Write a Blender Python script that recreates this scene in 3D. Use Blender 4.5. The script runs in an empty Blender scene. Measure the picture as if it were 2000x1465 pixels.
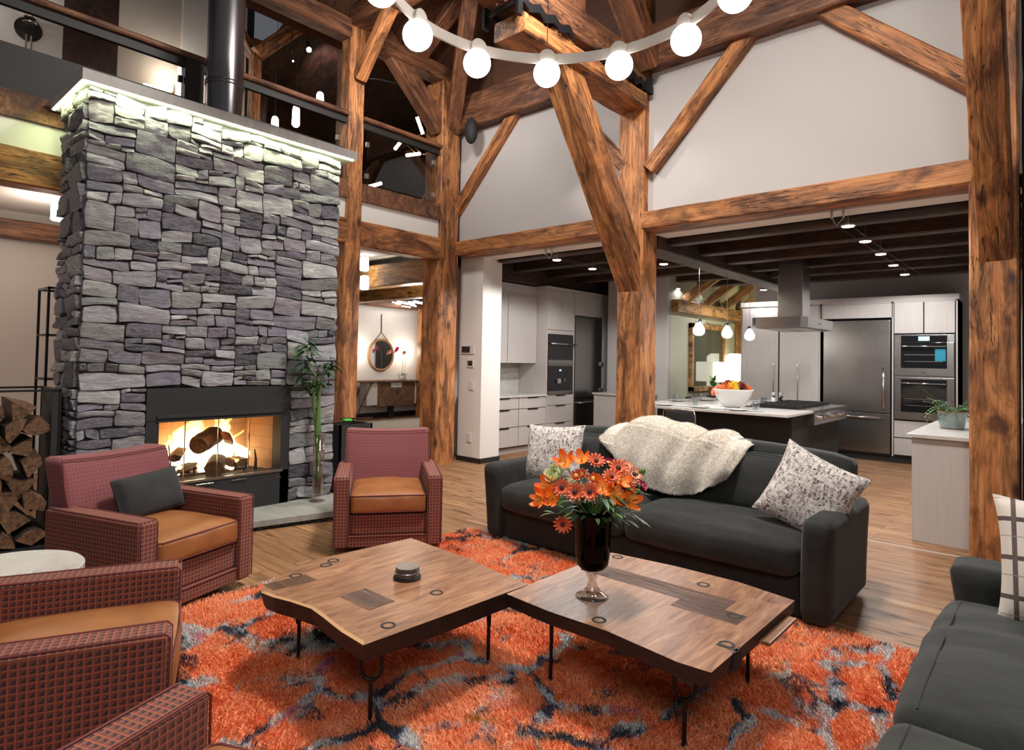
import bpy, bmesh, math, random
from mathutils import Vector, Matrix, noise
import numpy as np
random.seed(7)
SC = bpy.context.scene
COL = SC.collection
R = math.radians
PI = math.pi

# ---------------------------------------------------------------- camera
H = 1.49
yaw, pit, rol = -0.7297, 0.027442, 0.0193236
cy, sy = math.cos(yaw), math.sin(yaw)
fw = Vector((sy*math.cos(pit), cy*math.cos(pit), math.sin(pit)))
rt = Vector((cy, -sy, 0)); up = rt.cross(fw)
r2 = math.cos(rol)*rt + math.sin(rol)*up
u2 = -math.sin(rol)*rt + math.cos(rol)*up
cam = bpy.data.cameras.new('camera'); co = bpy.data.objects.new('camera', cam); COL.objects.link(co)
co.matrix_world = Matrix(((r2.x, u2.x, -fw.x, 0), (r2.y, u2.y, -fw.y, 0), (r2.z, u2.z, -fw.z, H), (0, 0, 0, 1)))
cam.sensor_width = 36; cam.sensor_fit = 'HORIZONTAL'; cam.lens = 36*1207.0/2000
cam.shift_x = 0.0069; cam.shift_y = -0.0323; cam.clip_start = .02
SC.camera = co

# ---------------------------------------------------------------- exposure, world, big lights
vs = SC.view_settings
vs.view_transform = 'Standard'; vs.look = 'None'; vs.gamma = 1; vs.use_curve_mapping = False
vs.exposure = 0.15
try:
    SC.cycles.use_denoising = True; SC.cycles.max_bounces = 6; SC.cycles.diffuse_bounces = 3
    SC.cycles.glossy_bounces = 3; SC.cycles.transmission_bounces = 6; SC.cycles.transparent_max_bounces = 16
    SC.cycles.sample_clamp_indirect = 4; SC.cycles.caustics_reflective = False; SC.cycles.caustics_refractive = False
    SC.cycles.use_light_tree = True
except Exception: pass
W = bpy.data.worlds.new('world'); SC.world = W; W.use_nodes = True
W.node_tree.nodes['Background'].inputs[0].default_value = (.86, .90, 1, 1)
W.node_tree.nodes['Background'].inputs[1].default_value = 0.10

def area(name, loc, target, size, power, col=(1, .86, .72), sizey=None, spread=None):
    l = bpy.data.lights.new(name, 'AREA'); l.energy = power; l.color = col; l.size = size
    if sizey: l.shape = 'RECTANGLE'; l.size_y = sizey
    if spread: l.spread = R(spread)
    o = bpy.data.objects.new(name, l); COL.objects.link(o); o.location = loc
    o.rotation_euler = (Vector(target)-Vector(loc)).to_track_quat('-Z', 'Y').to_euler(); return o
def point(name, loc, power, col=(1, .85, .7), r=.05):
    l = bpy.data.lights.new(name, 'POINT'); l.energy = power; l.color = col; l.shadow_soft_size = r
    o = bpy.data.objects.new(name, l); COL.objects.link(o); o.location = loc; return o
def spot(name, loc, target, power, ang=80, col=(1, .86, .72), r=.04, blend=.6):
    l = bpy.data.lights.new(name, 'SPOT'); l.energy = power; l.color = col; l.shadow_soft_size = r
    l.spot_size = R(ang); l.spot_blend = blend
    o = bpy.data.objects.new(name, l); COL.objects.link(o); o.location = loc
    o.rotation_euler = (Vector(target)-Vector(loc)).to_track_quat('-Z', 'Y').to_euler(); return o
# added area lights out of view: wall wash, chimney stone, overhead key
area('unseen_light', (-1.7, 3.6, 5.7), (-2.2, 6.1, 3.3), .8, 26, (1, .96, .92))
area('unseen_light', (-2.6, 3.6, 5.3), (-5.4, 2.3, 1.7), .7, 95, (1, .94, .91))
area('unseen_light', (-1.7, 3.0, 5.5), (-1.9, 2.6, 0), .45, 200, (1, .93, .85))
# added fill: left part of the upper wall, and from the viewer's side
area('unseen_light', (-5.0, 3.7, 5.1), (-5.3, 6.1, 3.4), .5, 46, (1, .96, .93))
area('unseen_light', (.8, -.5, 3.3), (-4.2, 5.0, 1.3), 1.3, 62, (1, .95, .90))

# ---------------------------------------------------------------- node helper
class G:
    def __init__(s, name):
        s.m = bpy.data.materials.new(name); s.m.use_nodes = True; s.t = s.m.node_tree
        s.t.nodes.clear(); s.out = s.t.nodes.new('ShaderNodeOutputMaterial')
        s.b = s.t.nodes.new('ShaderNodeBsdfPrincipled'); s.t.links.new(s.b.outputs[0], s.out.inputs[0])
    def n(s, ty, ins=None, **pr):
        nd = s.t.nodes.new('ShaderNode'+ty)
        for k, v in pr.items(): setattr(nd, k, v)
        for k, v in (ins or {}).items(): s.set(nd.inputs[k], v)
        return nd
    def set(s, sock, v):
        if isinstance(v, bpy.types.NodeSocket): s.t.links.new(v, sock)
        elif isinstance(v, bpy.types.Node): s.t.links.new(v.outputs[0], sock)
        else:
            if isinstance(v, tuple) and len(v) == 3 and sock.type == 'RGBA': v = (*v, 1)
            sock.default_value = v
    def P(s, **k):
        for a, v in k.items(): s.set(s.b.inputs[a.replace('_', ' ')], v)
        return s
    def co(s, kind='Object'): return s.n('TexCoord').outputs[kind]
    def map(s, vec, scale=(1, 1, 1), loc=(0, 0, 0), rot=(0, 0, 0)):
        return s.n('Mapping', {'Vector': vec, 'Scale': scale, 'Location': loc, 'Rotation': rot}).outputs[0]
    def noise(s, vec, sc, det=3, ro=.5, dist=0):
        return s.n('TexNoise', {'Vector': vec, 'Scale': sc, 'Detail': det, 'Roughness': ro, 'Distortion': dist}).outputs[0]
    def noisec(s, vec, sc, det=2): return s.n('TexNoise', {'Vector': vec, 'Scale': sc, 'Detail': det}).outputs[1]
    def vor(s, vec, sc, feature='F1', out=0, rnd=1):
        return s.n('TexVoronoi', {'Vector': vec, 'Scale': sc, 'Randomness': rnd}, feature=feature).outputs[out]
    def ramp(s, f, pts, interp='LINEAR'):
        nd = s.n('ValToRGB', {0: f}); r = nd.color_ramp; r.interpolation = interp
        while len(r.elements) < len(pts): r.elements.new(.5)
        for e, (p, c) in zip(r.elements, pts):
            e.position = p; e.color = (*c, 1) if isinstance(c, tuple) else (c, c, c, 1)
        return nd.outputs[0]
    def mix(s, f, a, b, bt='MIX'):
        nd = s.n('Mix', data_type='RGBA', blend_type=bt)
        s.set(nd.inputs[0], f); s.set(nd.inputs[6], a); s.set(nd.inputs[7], b); return nd.outputs[2]
    def m_(s, op, a, b=0.0, c=None):
        nd = s.n('Math', operation=op); s.set(nd.inputs[0], a); s.set(nd.inputs[1], b)
        if c is not None: s.set(nd.inputs[2], c)
        return nd.outputs[0]
    def vadd(s, a, b, op='ADD'):
        nd = s.n('VectorMath', operation=op); s.set(nd.inputs[0], a); s.set(nd.inputs[1], b); return nd.outputs[0]
    def bump(s, h, st=.3, d=.01): return s.P(Normal=s.n('Bump', {'Height': h, 'Strength': st, 'Distance': d}).outputs[0])
    def rnd(s): return s.n('ObjectInfo').outputs['Random']
    def shift(s, vec, amt=30): # offset texture per object
        c = s.n('CombineXYZ', {0: s.m_('MULTIPLY', s.rnd(), amt), 1: s.m_('MULTIPLY', s.rnd(), amt*.7), 2: s.m_('MULTIPLY', s.rnd(), amt*.3)})
        return s.vadd(vec, c.outputs[0])

def flat(name, col, rough=.5, metal=0, **k):
    g = G(name); g.P(Base_Color=col, Roughness=rough, Metallic=metal, **k); return g.m
def emis(name, col, st, base=(1, 1, 1)):
    g = G(name); g.P(Base_Color=base, Emission_Color=col, Emission_Strength=st); return g.m

def timber(name, dark, mid, light, rough=.55):
    g = G(name); v = g.shift(g.co())
    w = g.noisec(g.map(v, (.5, 2, 2)), 1.5)
    vv = g.vadd(v, g.n('VectorMath', {0: w, 1: (.0, .09, .09)}, operation='MULTIPLY').outputs[0])
    grain = g.noise(g.map(vv, (1.0, 22, 22)), 2.2, 6, .62, .5)
    cat = g.noise(g.map(vv, (.55, 5.5, 5.5)), 2.0, 5, .6, 1.4)
    f = g.m_('ADD', g.m_('MULTIPLY', grain, .55), g.m_('MULTIPLY', cat, .45))
    c = g.ramp(f, [(.28, tuple(.35*a+.65*b for a, b in zip(dark, mid))), (.45, mid), (.60, light)])
    blot = g.noise(g.map(vv, (1.5, 5, 5)), 1.35, 6, .66, .7)
    c = g.mix(g.ramp(blot, [(.36, 0.92), (.47, .50), (.57, 0.0)]), c, tuple(x*1.2 for x in dark))
    streak = g.noise(g.map(vv, (.9, 26, 26)), 1.5, 3, .55)
    c = g.mix(g.ramp(streak, [(.33, .6), (.42, 0.0)]), c, tuple(x*1.6 for x in dark))
    chk = g.noise(g.map(vv, (.45, 9, 9)), 3.2, 2, .5, .2)
    crack = g.ramp(g.m_('ABSOLUTE', g.m_('SUBTRACT', chk, .5)), [(.004, 1.0), (.016, 0.0)])
    gate = g.ramp(g.noise(g.map(v, (.6, 2, 2)), 1.1, 1), [(.48, 0.0), (.55, 1.0)])
    crack = g.m_('MULTIPLY', crack, gate)
    c = g.mix(crack, c, (.02, .008, .004))
    k = g.vor(g.map(vv, (2.2, 5.2, 5.2)), 1.0)
    knot = g.ramp(k, [(.07, 1.0), (.12, .6), (.20, 0.0)])
    c = g.mix(knot, c, (.055, .018, .008))
    g.P(Base_Color=c, Roughness=rough)
    h = g.m_('SUBTRACT', grain, g.m_('MULTIPLY', crack, .8))
    g.bump(h, .55, .012); return g.m
M = {}
M['timber'] = timber('burnt_orange_timber', (.060, .021, .009), (.47, .172, .054), (.66, .30, .108))
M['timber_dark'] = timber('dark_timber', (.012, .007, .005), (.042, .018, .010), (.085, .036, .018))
M['timber_rose'] = timber('red_brown_timber', (.045, .017, .010), (.20, .078, .034), (.32, .14, .066))
M['timber_gold'] = timber('golden_timber', (.10, .045, .012), (.40, .19, .05), (.62, .36, .14))

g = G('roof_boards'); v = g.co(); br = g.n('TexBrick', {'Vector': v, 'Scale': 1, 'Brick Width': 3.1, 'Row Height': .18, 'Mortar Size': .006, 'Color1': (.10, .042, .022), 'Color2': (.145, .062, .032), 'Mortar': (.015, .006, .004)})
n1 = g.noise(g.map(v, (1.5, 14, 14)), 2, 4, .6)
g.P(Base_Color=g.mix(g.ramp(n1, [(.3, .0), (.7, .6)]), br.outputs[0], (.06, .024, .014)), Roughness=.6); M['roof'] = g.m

g = G('oak_floor'); v = g.co()
br = g.n('TexBrick', {'Vector': v, 'Scale': 1, 'Brick Width': 2.1, 'Row Height': .17, 'Mortar Size': .0042, 'Mortar Smooth': .3, 'Color1': (0, 0, 0), 'Color2': (1, 1, 1), 'Mortar': (.5, .5, .5)}, offset=.37)
tone = br.outputs[0]; sep = g.n('SeparateXYZ', {0: v})
vv = g.vadd(v, g.n('CombineXYZ', {0: g.m_('MULTIPLY', tone, 37.0), 1: g.m_('MULTIPLY', tone, 3.0)}).outputs[0])
gr = g.noise(g.map(vv, (.9, 11, 1)), 2.0, 5, .6, .5)
c = g.ramp(gr, [(.30, (.17, .080, .036)), (.50, (.35, .185, .090)), (.72, (.47, .27, .14))])
c = g.mix(g.m_('MULTIPLY', g.m_('SUBTRACT', 1.0, tone), .60), c, (.21, .105, .052))
stn = g.noise(g.map(vv, (2.0, 9, 1)), 1.5, 3, .6)
c = g.mix(g.ramp(stn, [(.30, .8), (.42, 0.0)]), c, (.05, .024, .013))
kn = g.ramp(g.vor(g.map(vv, (2.2, 9, 1)), .9), [(.05, 1.0), (.12, 0.0)])
c = g.mix(kn, c, (.045, .02, .01))
c = g.mix(g.m_('MULTIPLY', br.outputs[1], .6), c, (.05, .024, .012))
g.P(Base_Color=c, Specular_IOR_Level=.28, Roughness=g.ramp(gr, [(.3, .55), (.7, .42)])); g.bump(g.m_('SUBTRACT', gr, br.outputs[1]), .15, .004); M['floor'] = g.m

def paint(name, c, ro=.85):
    g = G(name); n = g.noise(g.co(), 60, 2); g.P(Base_Color=c, Roughness=ro); g.bump(n, .05, .002); return g.m
M['wall'] = paint('greige_wall_paint', (.55, .525, .51))
M['wall_white'] = paint('white_wall_paint', (.80, .775, .745))
M['wall_warm'] = paint('cream_wall_paint', (.60, .54, .49))
M['wall_green'] = paint('pale_green_wall_paint', (.46, .47, .36))
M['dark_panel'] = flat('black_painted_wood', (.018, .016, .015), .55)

g = G('field_stone'); at = g.n('Attribute', attribute_name='tone'); v = g.co()
n1 = g.noise(g.map(v, (6, 2.6, 13)), 3.0, 7, .68, .6); n2 = g.noise(g.map(v, (14, 9, 26), rot=(.3, 0, 0)), 2.5, 6, .75, 1.1)
vein = g.ramp(n1, [(.46, .0), (.50, .55), (.54, .0)])
c = g.mix(g.m_('MULTIPLY', g.ramp(n2, [(.32, 0.0), (.68, .75)]), 1.0), g.mix(.45, at.outputs[0], (0.04, .04, .045), 'MULTIPLY'), at.outputs[0])
c = g.mix(g.ramp(n1, [(.40, 0.0), (.75, .55)]), c, g.mix(1.0, at.outputs[0], (1.9, 1.9, 1.9), 'MULTIPLY'))
c = g.mix(vein, c, (.36, .35, .36))
g.P(Base_Color=c, Roughness=.78); g.bump(g.m_('ADD', n1, g.m_('MULTIPLY', n2, .8)), .8, .022); M['stone'] = g.m
M['mortar'] = flat('dark_mortar', (.035, .033, .034), .95)
g = G('honed_concrete'); n = g.noise(g.map(g.co(), (1, 3, 1)), 4, 5, .6); g.P(Base_Color=g.ramp(n, [(.3, (.46, .45, .44)), (.7, (.60, .59, .57))]), Roughness=.6); M['concrete'] = g.m
g = G('grey_hearth_stone'); n = g.noise(g.map(g.co(), (1, 3, 1)), 4, 6, .65, .6); g.P(Base_Color=g.ramp(n, [(.3, (.24, .24, .225)), (.7, (.37, .37, .345))]), Roughness=.55); M['hearth'] = g.m
M['black_metal'] = flat('black_metal', (.022, .022, .024), .42, .6)
M['matte_black'] = flat('matte_black', (.016, .016, .017), .7)
M['flue'] = flat('gunmetal_flue', (.20, .19, .20), .28, .9)
M['steel'] = None
g = G('brushed_steel'); n = g.noise(g.map(g.co(), (260, 260, 1.5)), 1, 3); g.P(Base_Color=(.36, .345, .335), Metallic=1.0, Roughness=.27)
g.bump(n, .06, .001); M['steel'] = g.m
M['chrome'] = flat('polished_steel', (.75, .75, .76), .16, 1)
M['nickel'] = flat('satin_nickel', (.50, .47, .43), .35, 1)
g = G('greige_oak_cabinet'); n = g.noise(g.map(g.co(), (40, 40, 1.2)), 2, 4, .6); g.P(Base_Color=g.ramp(n, [(.3, (.50, .465, .445)), (.7, (.56, .525, .505))]), Roughness=.55); M['cab'] = g.m
M['cab_gap'] = flat('cabinet_shadow_gap', (.03, .027, .025), .8)
g = G('quartz_counter'); n = g.noise(g.co(), 9, 6, .7, 1.0); g.P(Base_Color=g.ramp(n, [(.4, (.56, .53, .50)), (.7, (.66, .64, .61))]), Roughness=.22); M['counter'] = g.m
g = G('marble_backsplash'); n = g.noise(g.map(g.co(), (1, 1, 3)), 3, 7, .7, 1.4); g.P(Base_Color=g.ramp(n, [(.35, (.30, .29, .26)), (.48, (.50, .49, .46)), (.7, (.58, .57, .54))]), Roughness=.25); M['marble'] = g.m
M['black_gloss'] = flat('black_glass', (.012, .012, .013), .06)
M['white_plastic'] = flat('white_plastic', (.72, .70, .68), .4)
M['porcelain'] = flat('white_porcelain', (.74, .73, .71), .18)
M['screen'] = flat('dark_screen', (.04, .035, .03), .15)
M['blue_glow'] = emis('blue_display', (.25, .55, 1), 2.5, (.1, .2, .5))
M['teal_glow'] = emis('teal_reflection_glow', (.0, .28, .40), .55, (.0, .1, .15))  # glow stands for a reflection in the oven glass
def glassm(name, tint=(1, 1, 1), k=.85, ro=.02):
    g = G(name); g.t.nodes.remove(g.b)
    tr = g.n('BsdfTransparent', {0: tint}); gl = g.n('BsdfGlossy', {0: (1, 1, 1), 'Roughness': ro}); fc = g.n('LayerWeight', {0: .5}).outputs['Facing']; fr = g.m_('ADD', .04, g.m_('MULTIPLY', g.m_('POWER', fc, 3.2), .8))
    mx = g.n('MixShader', {0: g.m_('MINIMUM', g.m_('MULTIPLY', fr, k), .95), 1: tr, 2: gl}); g.t.links.new(mx.outputs[0], g.out.inputs[0]); return g.m
M['pane'] = glassm('clear_pane', (.93, .95, .94))
M['smoke_pane'] = glassm('smoked_pane', (.75, .74, .72))
M['water_glass'] = glassm('drinking_glass', (.90, .93, .95), 1.3)
M['vase_clear'] = glassm('clear_vase_glass', (.92, .88, .84), 1.6)
M['vase_dark'] = glassm('deep_teal_glass', (.02, .10, .085), .28)
M['globe'] = emis('lit_opal_globe', (1, .93, .86), 6.5)
M['bulb'] = emis('lit_bulb', (1, .95, .88), 18)
M['bulb_warm'] = emis('lit_warm_bulb', (1, .82, .62), 16)
M['led'] = emis('lit_green_white_led_strip', (.86, 1, .50), 30)
M['lampshade'] = emis('lit_lampshade', (1, .95, .78), 3)
M['brass'] = flat('aged_brass', (.55, .42, .26), .3, 1)
M['mirror'] = flat('mirror_silver', (.85, .86, .85), .02, 1)
M['terracotta'] = flat('terracotta', (.42, .10, .06), .7)
M['leaf'] = flat('dark_green_leaf', (.035, .10, .03), .45)
M['leaf_light'] = flat('fresh_green_leaf', (.12, .25, .055), .45)
M['bamboo'] = flat('bamboo_green', (.10, .20, .045), .4)
M['log_bark'] = flat('dark_bark', (.035, .022, .016), .95)
g = G('split_log_face'); n = g.noise(g.map(g.shift(g.co()), (1, 8, 8)), 5, 5, .6); g.P(Base_Color=g.ramp(n, [(.3, (.035, .018, .010)), (.5, (.13, .065, .032)), (.75, (.22, .12, .06))]), Roughness=.85); M['log_face'] = g.m

# upholstery
def weave(name, base, base2, dark, edge):
    g = G(name); uv = g.n('UVMap').outputs[0]; S = 1/.0235
    s = g.n('SeparateXYZ', {0: g.n('VectorMath', {0: uv, 1: (S, S, 1)}, operation='MULTIPLY').outputs[0]})
    fx = g.m_('FRACT', s.outputs[0]); fy = g.m_('FRACT', s.outputs[1])
    lx = g.m_('LESS_THAN', fx, .13); ly = g.m_('LESS_THAN', fy, .13); line = g.m_('MAXIMUM', lx, ly)
    tri = g.m_('GREATER_THAN', fx, fy)
    ins = g.m_('MULTIPLY', g.m_('GREATER_THAN', fx, .24), g.m_('MULTIPLY', g.m_('GREATER_THAN', fy, .26), g.m_('LESS_THAN', fx, .88)))
    d = g.m_('MULTIPLY', tri, ins)
    th = g.noise(g.map(uv, (900, 900, 1)), 1, 1)
    c = g.mix(th, base, base2); c = g.mix(g.m_('MULTIPLY', d, .92), c, dark); c = g.mix(g.m_('MULTIPLY', line, .55), c, edge)
    g.P(Base_Color=c, Roughness=.9); g.P(Sheen_Weight=.06)
    g.bump(g.m_('SUBTRACT', g.m_('MULTIPLY', d, .6), line), .5, .003); return g.m
M['weave'] = weave('terracotta_geometric_weave', (.22, .062, .038), (.13, .043, .036), (.026, .022, .034), (.55, .15, .065))
M['weave_soft'] = weave('rose_basket_weave', (.225, .062, .055), (.19, .056, .070), (.14, .044, .066), (.28, .085, .075))
M['welt'] = flat('dark_red_welt', (.16, .035, .03), .8)
g = G('tan_leather'); n = g.noise(g.co(), 5, 4, .6); v1 = g.vor(g.co(), 160); g.P(Base_Color=g.ramp(n, [(.3, (.25, .085, .026)), (.7, (.37, .145, .048))]), Roughness=.40); g.bump(g.m_('ADD', v1, g.m_('MULTIPLY', n, 6)), .15, .002); M['leather'] = g.m
def velvet(name, c1, c2):
    g = G(name); n = g.noise(g.map(g.co(), (1, 3, 1)), 3.5, 6, .7, .7); n2 = g.noise(g.co(), 260, 2)
    g.P(Base_Color=g.ramp(n, [(.35, c1), (.68, c2)]), Roughness=.88, Sheen_Weight=.09, Sheen_Roughness=.5); g.bump(g.m_('ADD', n2, g.m_('MULTIPLY', n, 2)), .25, .003); return g.m
M['velvet'] = velvet('charcoal_velvet', (.007, .008, .0075), (.022, .024, .021))
M['linen_dark'] = velvet('dark_green_grey_chenille', (.010, .0115, .0105), (.028, .032, .027))
M['black_cloth'] = velvet('black_boucle', (.013, .013, .014), (.026, .026, .027))
g = G('bark_print_cloth'); v = g.n('UVMap').outputs[0]
n = g.noise(g.map(v, (5, 20, 1)), 3.0, 7, .78, 2.2); n2 = g.noise(g.map(v, (26, 12, 1), rot=(0, 0, .4)), 2.4, 6, .75, .8)
f = g.m_('ADD', g.m_('MULTIPLY', n, .5), g.m_('MULTIPLY', n2, .5))
g.P(Base_Color=g.ramp(f, [(.41, (.05, .020, .020)), (.455, (.13, .07, .07)), (.49, (.60, .55, .52)), (.60, (.84, .82, .79))]), Roughness=.8); g.bump(f, .3, .004); M['bark_print'] = g.m
g = G('cream_plaid_cloth'); v = g.n('UVMap').outputs[0]; s = g.n('SeparateXYZ', {0: v})
def band(ax, per, w, off=0.):
    f = g.m_('FRACT', g.m_('ADD', g.m_('DIVIDE', s.outputs[ax], per), off)); return g.m_('LESS_THAN', f, w)
th = g.noise(v, 400, 2)
c = g.mix(th, (.62, .55, .49), (.72, .66, .60)); c = g.mix(band(1, .15, .12), c, (.10, .075, .07)); c = g.mix(band(0, .20, .08), c, (.12, .09, .08)); c = g.mix(band(0, .20, .015, .5), c, (.2, .16, .15)); c = g.mix(band(1, .15, .02, .4), c, (.30, .26, .24))
g.P(Base_Color=c, Roughness=.95); g.bump(th, .3, .003); M['plaid'] = g.m
g = G('ivory_faux_fur'); n = g.noise(g.co(), 30, 4, .7); g.P(Base_Color=g.ramp(n, [(.3, (.74, .67, .58)), (.7, (.86, .80, .72))]), Roughness=.9, Sheen_Weight=.4); M['fur'] = g.m

# rug
g = G('orange_shag_wool'); v = g.co()
wv = g.vadd(v, g.n('VectorMath', {0: g.noisec(v, 2.2, 3), 1: (.45, .45, 0)}, operation='MULTIPLY').outputs[0])
fine = g.noise(v, 42, 3, .7); big = g.noise(v, .8, 2)
base = g.ramp(g.m_('ADD', g.m_('MULTIPLY', g.noise(v, 5, 3, .6), .65), g.m_('MULTIPLY', fine, .35)), [(.30, (.66, .13, .040)), (.44, (.87, .25, .098)), (.58, (.93, .38, .19)), (.76, (.95, .52, .32))])
e = g.vor(g.map(wv, (1, .8, 1)), 2.3, 'DISTANCE_TO_EDGE')
e2 = g.vor(g.map(wv, (1.3, .9, 1), loc=(3.3, 1.2, 0)), 4.6, 'DISTANCE_TO_EDGE')
jit = g.m_('MULTIPLY', g.m_('SUBTRACT', fine, .5), .10)
l1 = g.ramp(g.m_('ADD', e, jit), [(.040, 1.0), (.058, 0.0)])
gate = g.ramp(g.noise(g.map(v, (1, 1, 1), loc=(9, 4, 0)), 2.6, 2), [(.43, 0.0), (.46, 1.0)])
l1 = g.m_('MULTIPLY', l1, gate)
l2 = g.ramp(g.m_('ADD', e2, jit), [(.02, 1.0), (.045, 0.0)])
gate2 = g.ramp(g.noise(g.map(v, loc=(2, 7, 0)), 3.2, 2), [(.56, 0.0), (.59, 1.0)])
l2 = g.m_('MULTIPLY', l2, gate2)
pal = g.ramp(g.noise(g.map(v, loc=(5, 5, 0)), 3.6, 3, .6), [(.41, (.030, .038, .055)), (.475, (.07, .09, .14)), (.50, (.50, .54, .60)), (.57, (.70, .66, .60)), (.63, (.60, .22, .32))])
c = g.mix(l1, base, pal); c = g.mix(g.m_('MULTIPLY', l2, .9), c, g.ramp(g.noise(v, 4.4, 2), [(.42, (.03, .035, .05)), (.5, (.14, .19, .27)), (.56, (.55, .52, .50)), (.63, (.45, .22, .03))]))
bl = g.ramp(g.m_('ADD', g.vor(g.map(wv, (.7, 1.5, 1)), 1.7), jit), [(.09, 1.0), (.11, 0.0)])
bl = g.m_('MULTIPLY', bl, g.ramp(g.noise(g.map(v, loc=(1, 3, 0)), 1.4, 1), [(.50, 0.0), (.54, 1.0)]))
c = g.mix(g.m_('MULTIPLY', bl, .9), c, (.04, .05, .075))
g.P(Base_Color=c, Roughness=.92); M['rug'] = g.m

# walnut table tops
g = G('oiled_walnut'); v = g.shift(g.co(), 5)
br = g.n('TexBrick', {'Vector': g.map(v, rot=(0, 0, 1.57)), 'Scale': 1, 'Brick Width': .92, 'Row Height': .165, 'Mortar Size': .0006, 'Color1': (0, 0, 0), 'Color2': (1, 1, 1), 'Mortar': (.3, .3, .3)}, offset=.43)
t = br.outputs[0]; vv = g.vadd(v, g.n('CombineXYZ', {0: g.m_('MULTIPLY', t, 7.0), 1: g.m_('MULTIPLY', t, 19.0)}).outputs[0])
n = g.noise(g.map(vv, (7, 1.2, 1)), 1.8, 5, .6, 1.6); n2 = g.noise(g.map(vv, (40, 4, 1)), 2, 4, .6, .4)
c = g.ramp(g.m_('ADD', g.m_('MULTIPLY', n, .7), g.m_('MULTIPLY', n2, .3)), [(.30, (.085, .034, .018)), (.47, (.28, .13, .068)), (.60, (.42, .22, .12)), (.78, (.60, .37, .21))])
c = g.mix(g.m_('MULTIPLY', t, .33), c, (.11, .045, .025))
g.P(Base_Color=c, Roughness=.36, Specular_IOR_Level=.4); M['walnut'] = g.m
M['walnut_edge'] = timber('dark_walnut_edge', (.007, .005, .004), (.014, .008, .006), (.028, .013, .009), .5)
M['sapwood'] = flat('pale_sapwood', (.50, .28, .13), .35)
# ---------------------------------------------------------------- geometry helpers
def tag(o, label=None, cat=None, group=None, kind=None):
    if label: o['label'] = label
    if cat: o['category'] = cat
    if group: o['group'] = group
    if kind: o['kind'] = kind
    return o
def thing(name, label, cat, loc=(0, 0, 0), rz=0, group=None):
    o = bpy.data.objects.new(name, None); COL.objects.link(o); o.empty_display_size = .1
    o.location = loc; o.rotation_euler = (0, 0, rz); return tag(o, label, cat, group)
def copy_tree(o, parent=None):
    c = o.copy(); COL.objects.link(c); c.parent = parent
    for ch in [x for x in o.children]: copy_tree(ch, c)
    return c
def link(me, name, mat, parent=None, loc=(0, 0, 0), rot=(0, 0, 0), smooth=False):
    o = bpy.data.objects.new(name, me); COL.objects.link(o)
    for m in (mat if isinstance(mat, (list, tuple)) else [mat]): me.materials.append(m)
    o.location = loc; o.rotation_euler = rot; o.parent = parent
    if smooth: me.shade_smooth()
    return o
def boxuv(me):
    uvl = me.uv_layers.new(name='UVMap'); n = len(me.loops)
    vi = np.empty(n, np.int32); me.loops.foreach_get('vertex_index', vi)
    cov = np.empty(len(me.vertices)*3, np.float32); me.vertices.foreach_get('co', cov); cov = cov.reshape(-1, 3)
    pn = np.empty(len(me.polygons)*3, np.float32); me.polygons.foreach_get('normal', pn); pn = np.abs(pn.reshape(-1, 3))
    tot = np.empty(len(me.polygons), np.int32); me.polygons.foreach_get('loop_total', tot)
    ax = np.repeat(pn.argmax(1), tot); p = cov[vi]
    uv = np.where((ax == 0)[:, None], p[:, [1, 2]], np.where((ax == 1)[:, None], p[:, [0, 2]], p[:, [0, 1]]))
    uvl.data.foreach_set('uv', uv.astype(np.float32).ravel())

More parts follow.
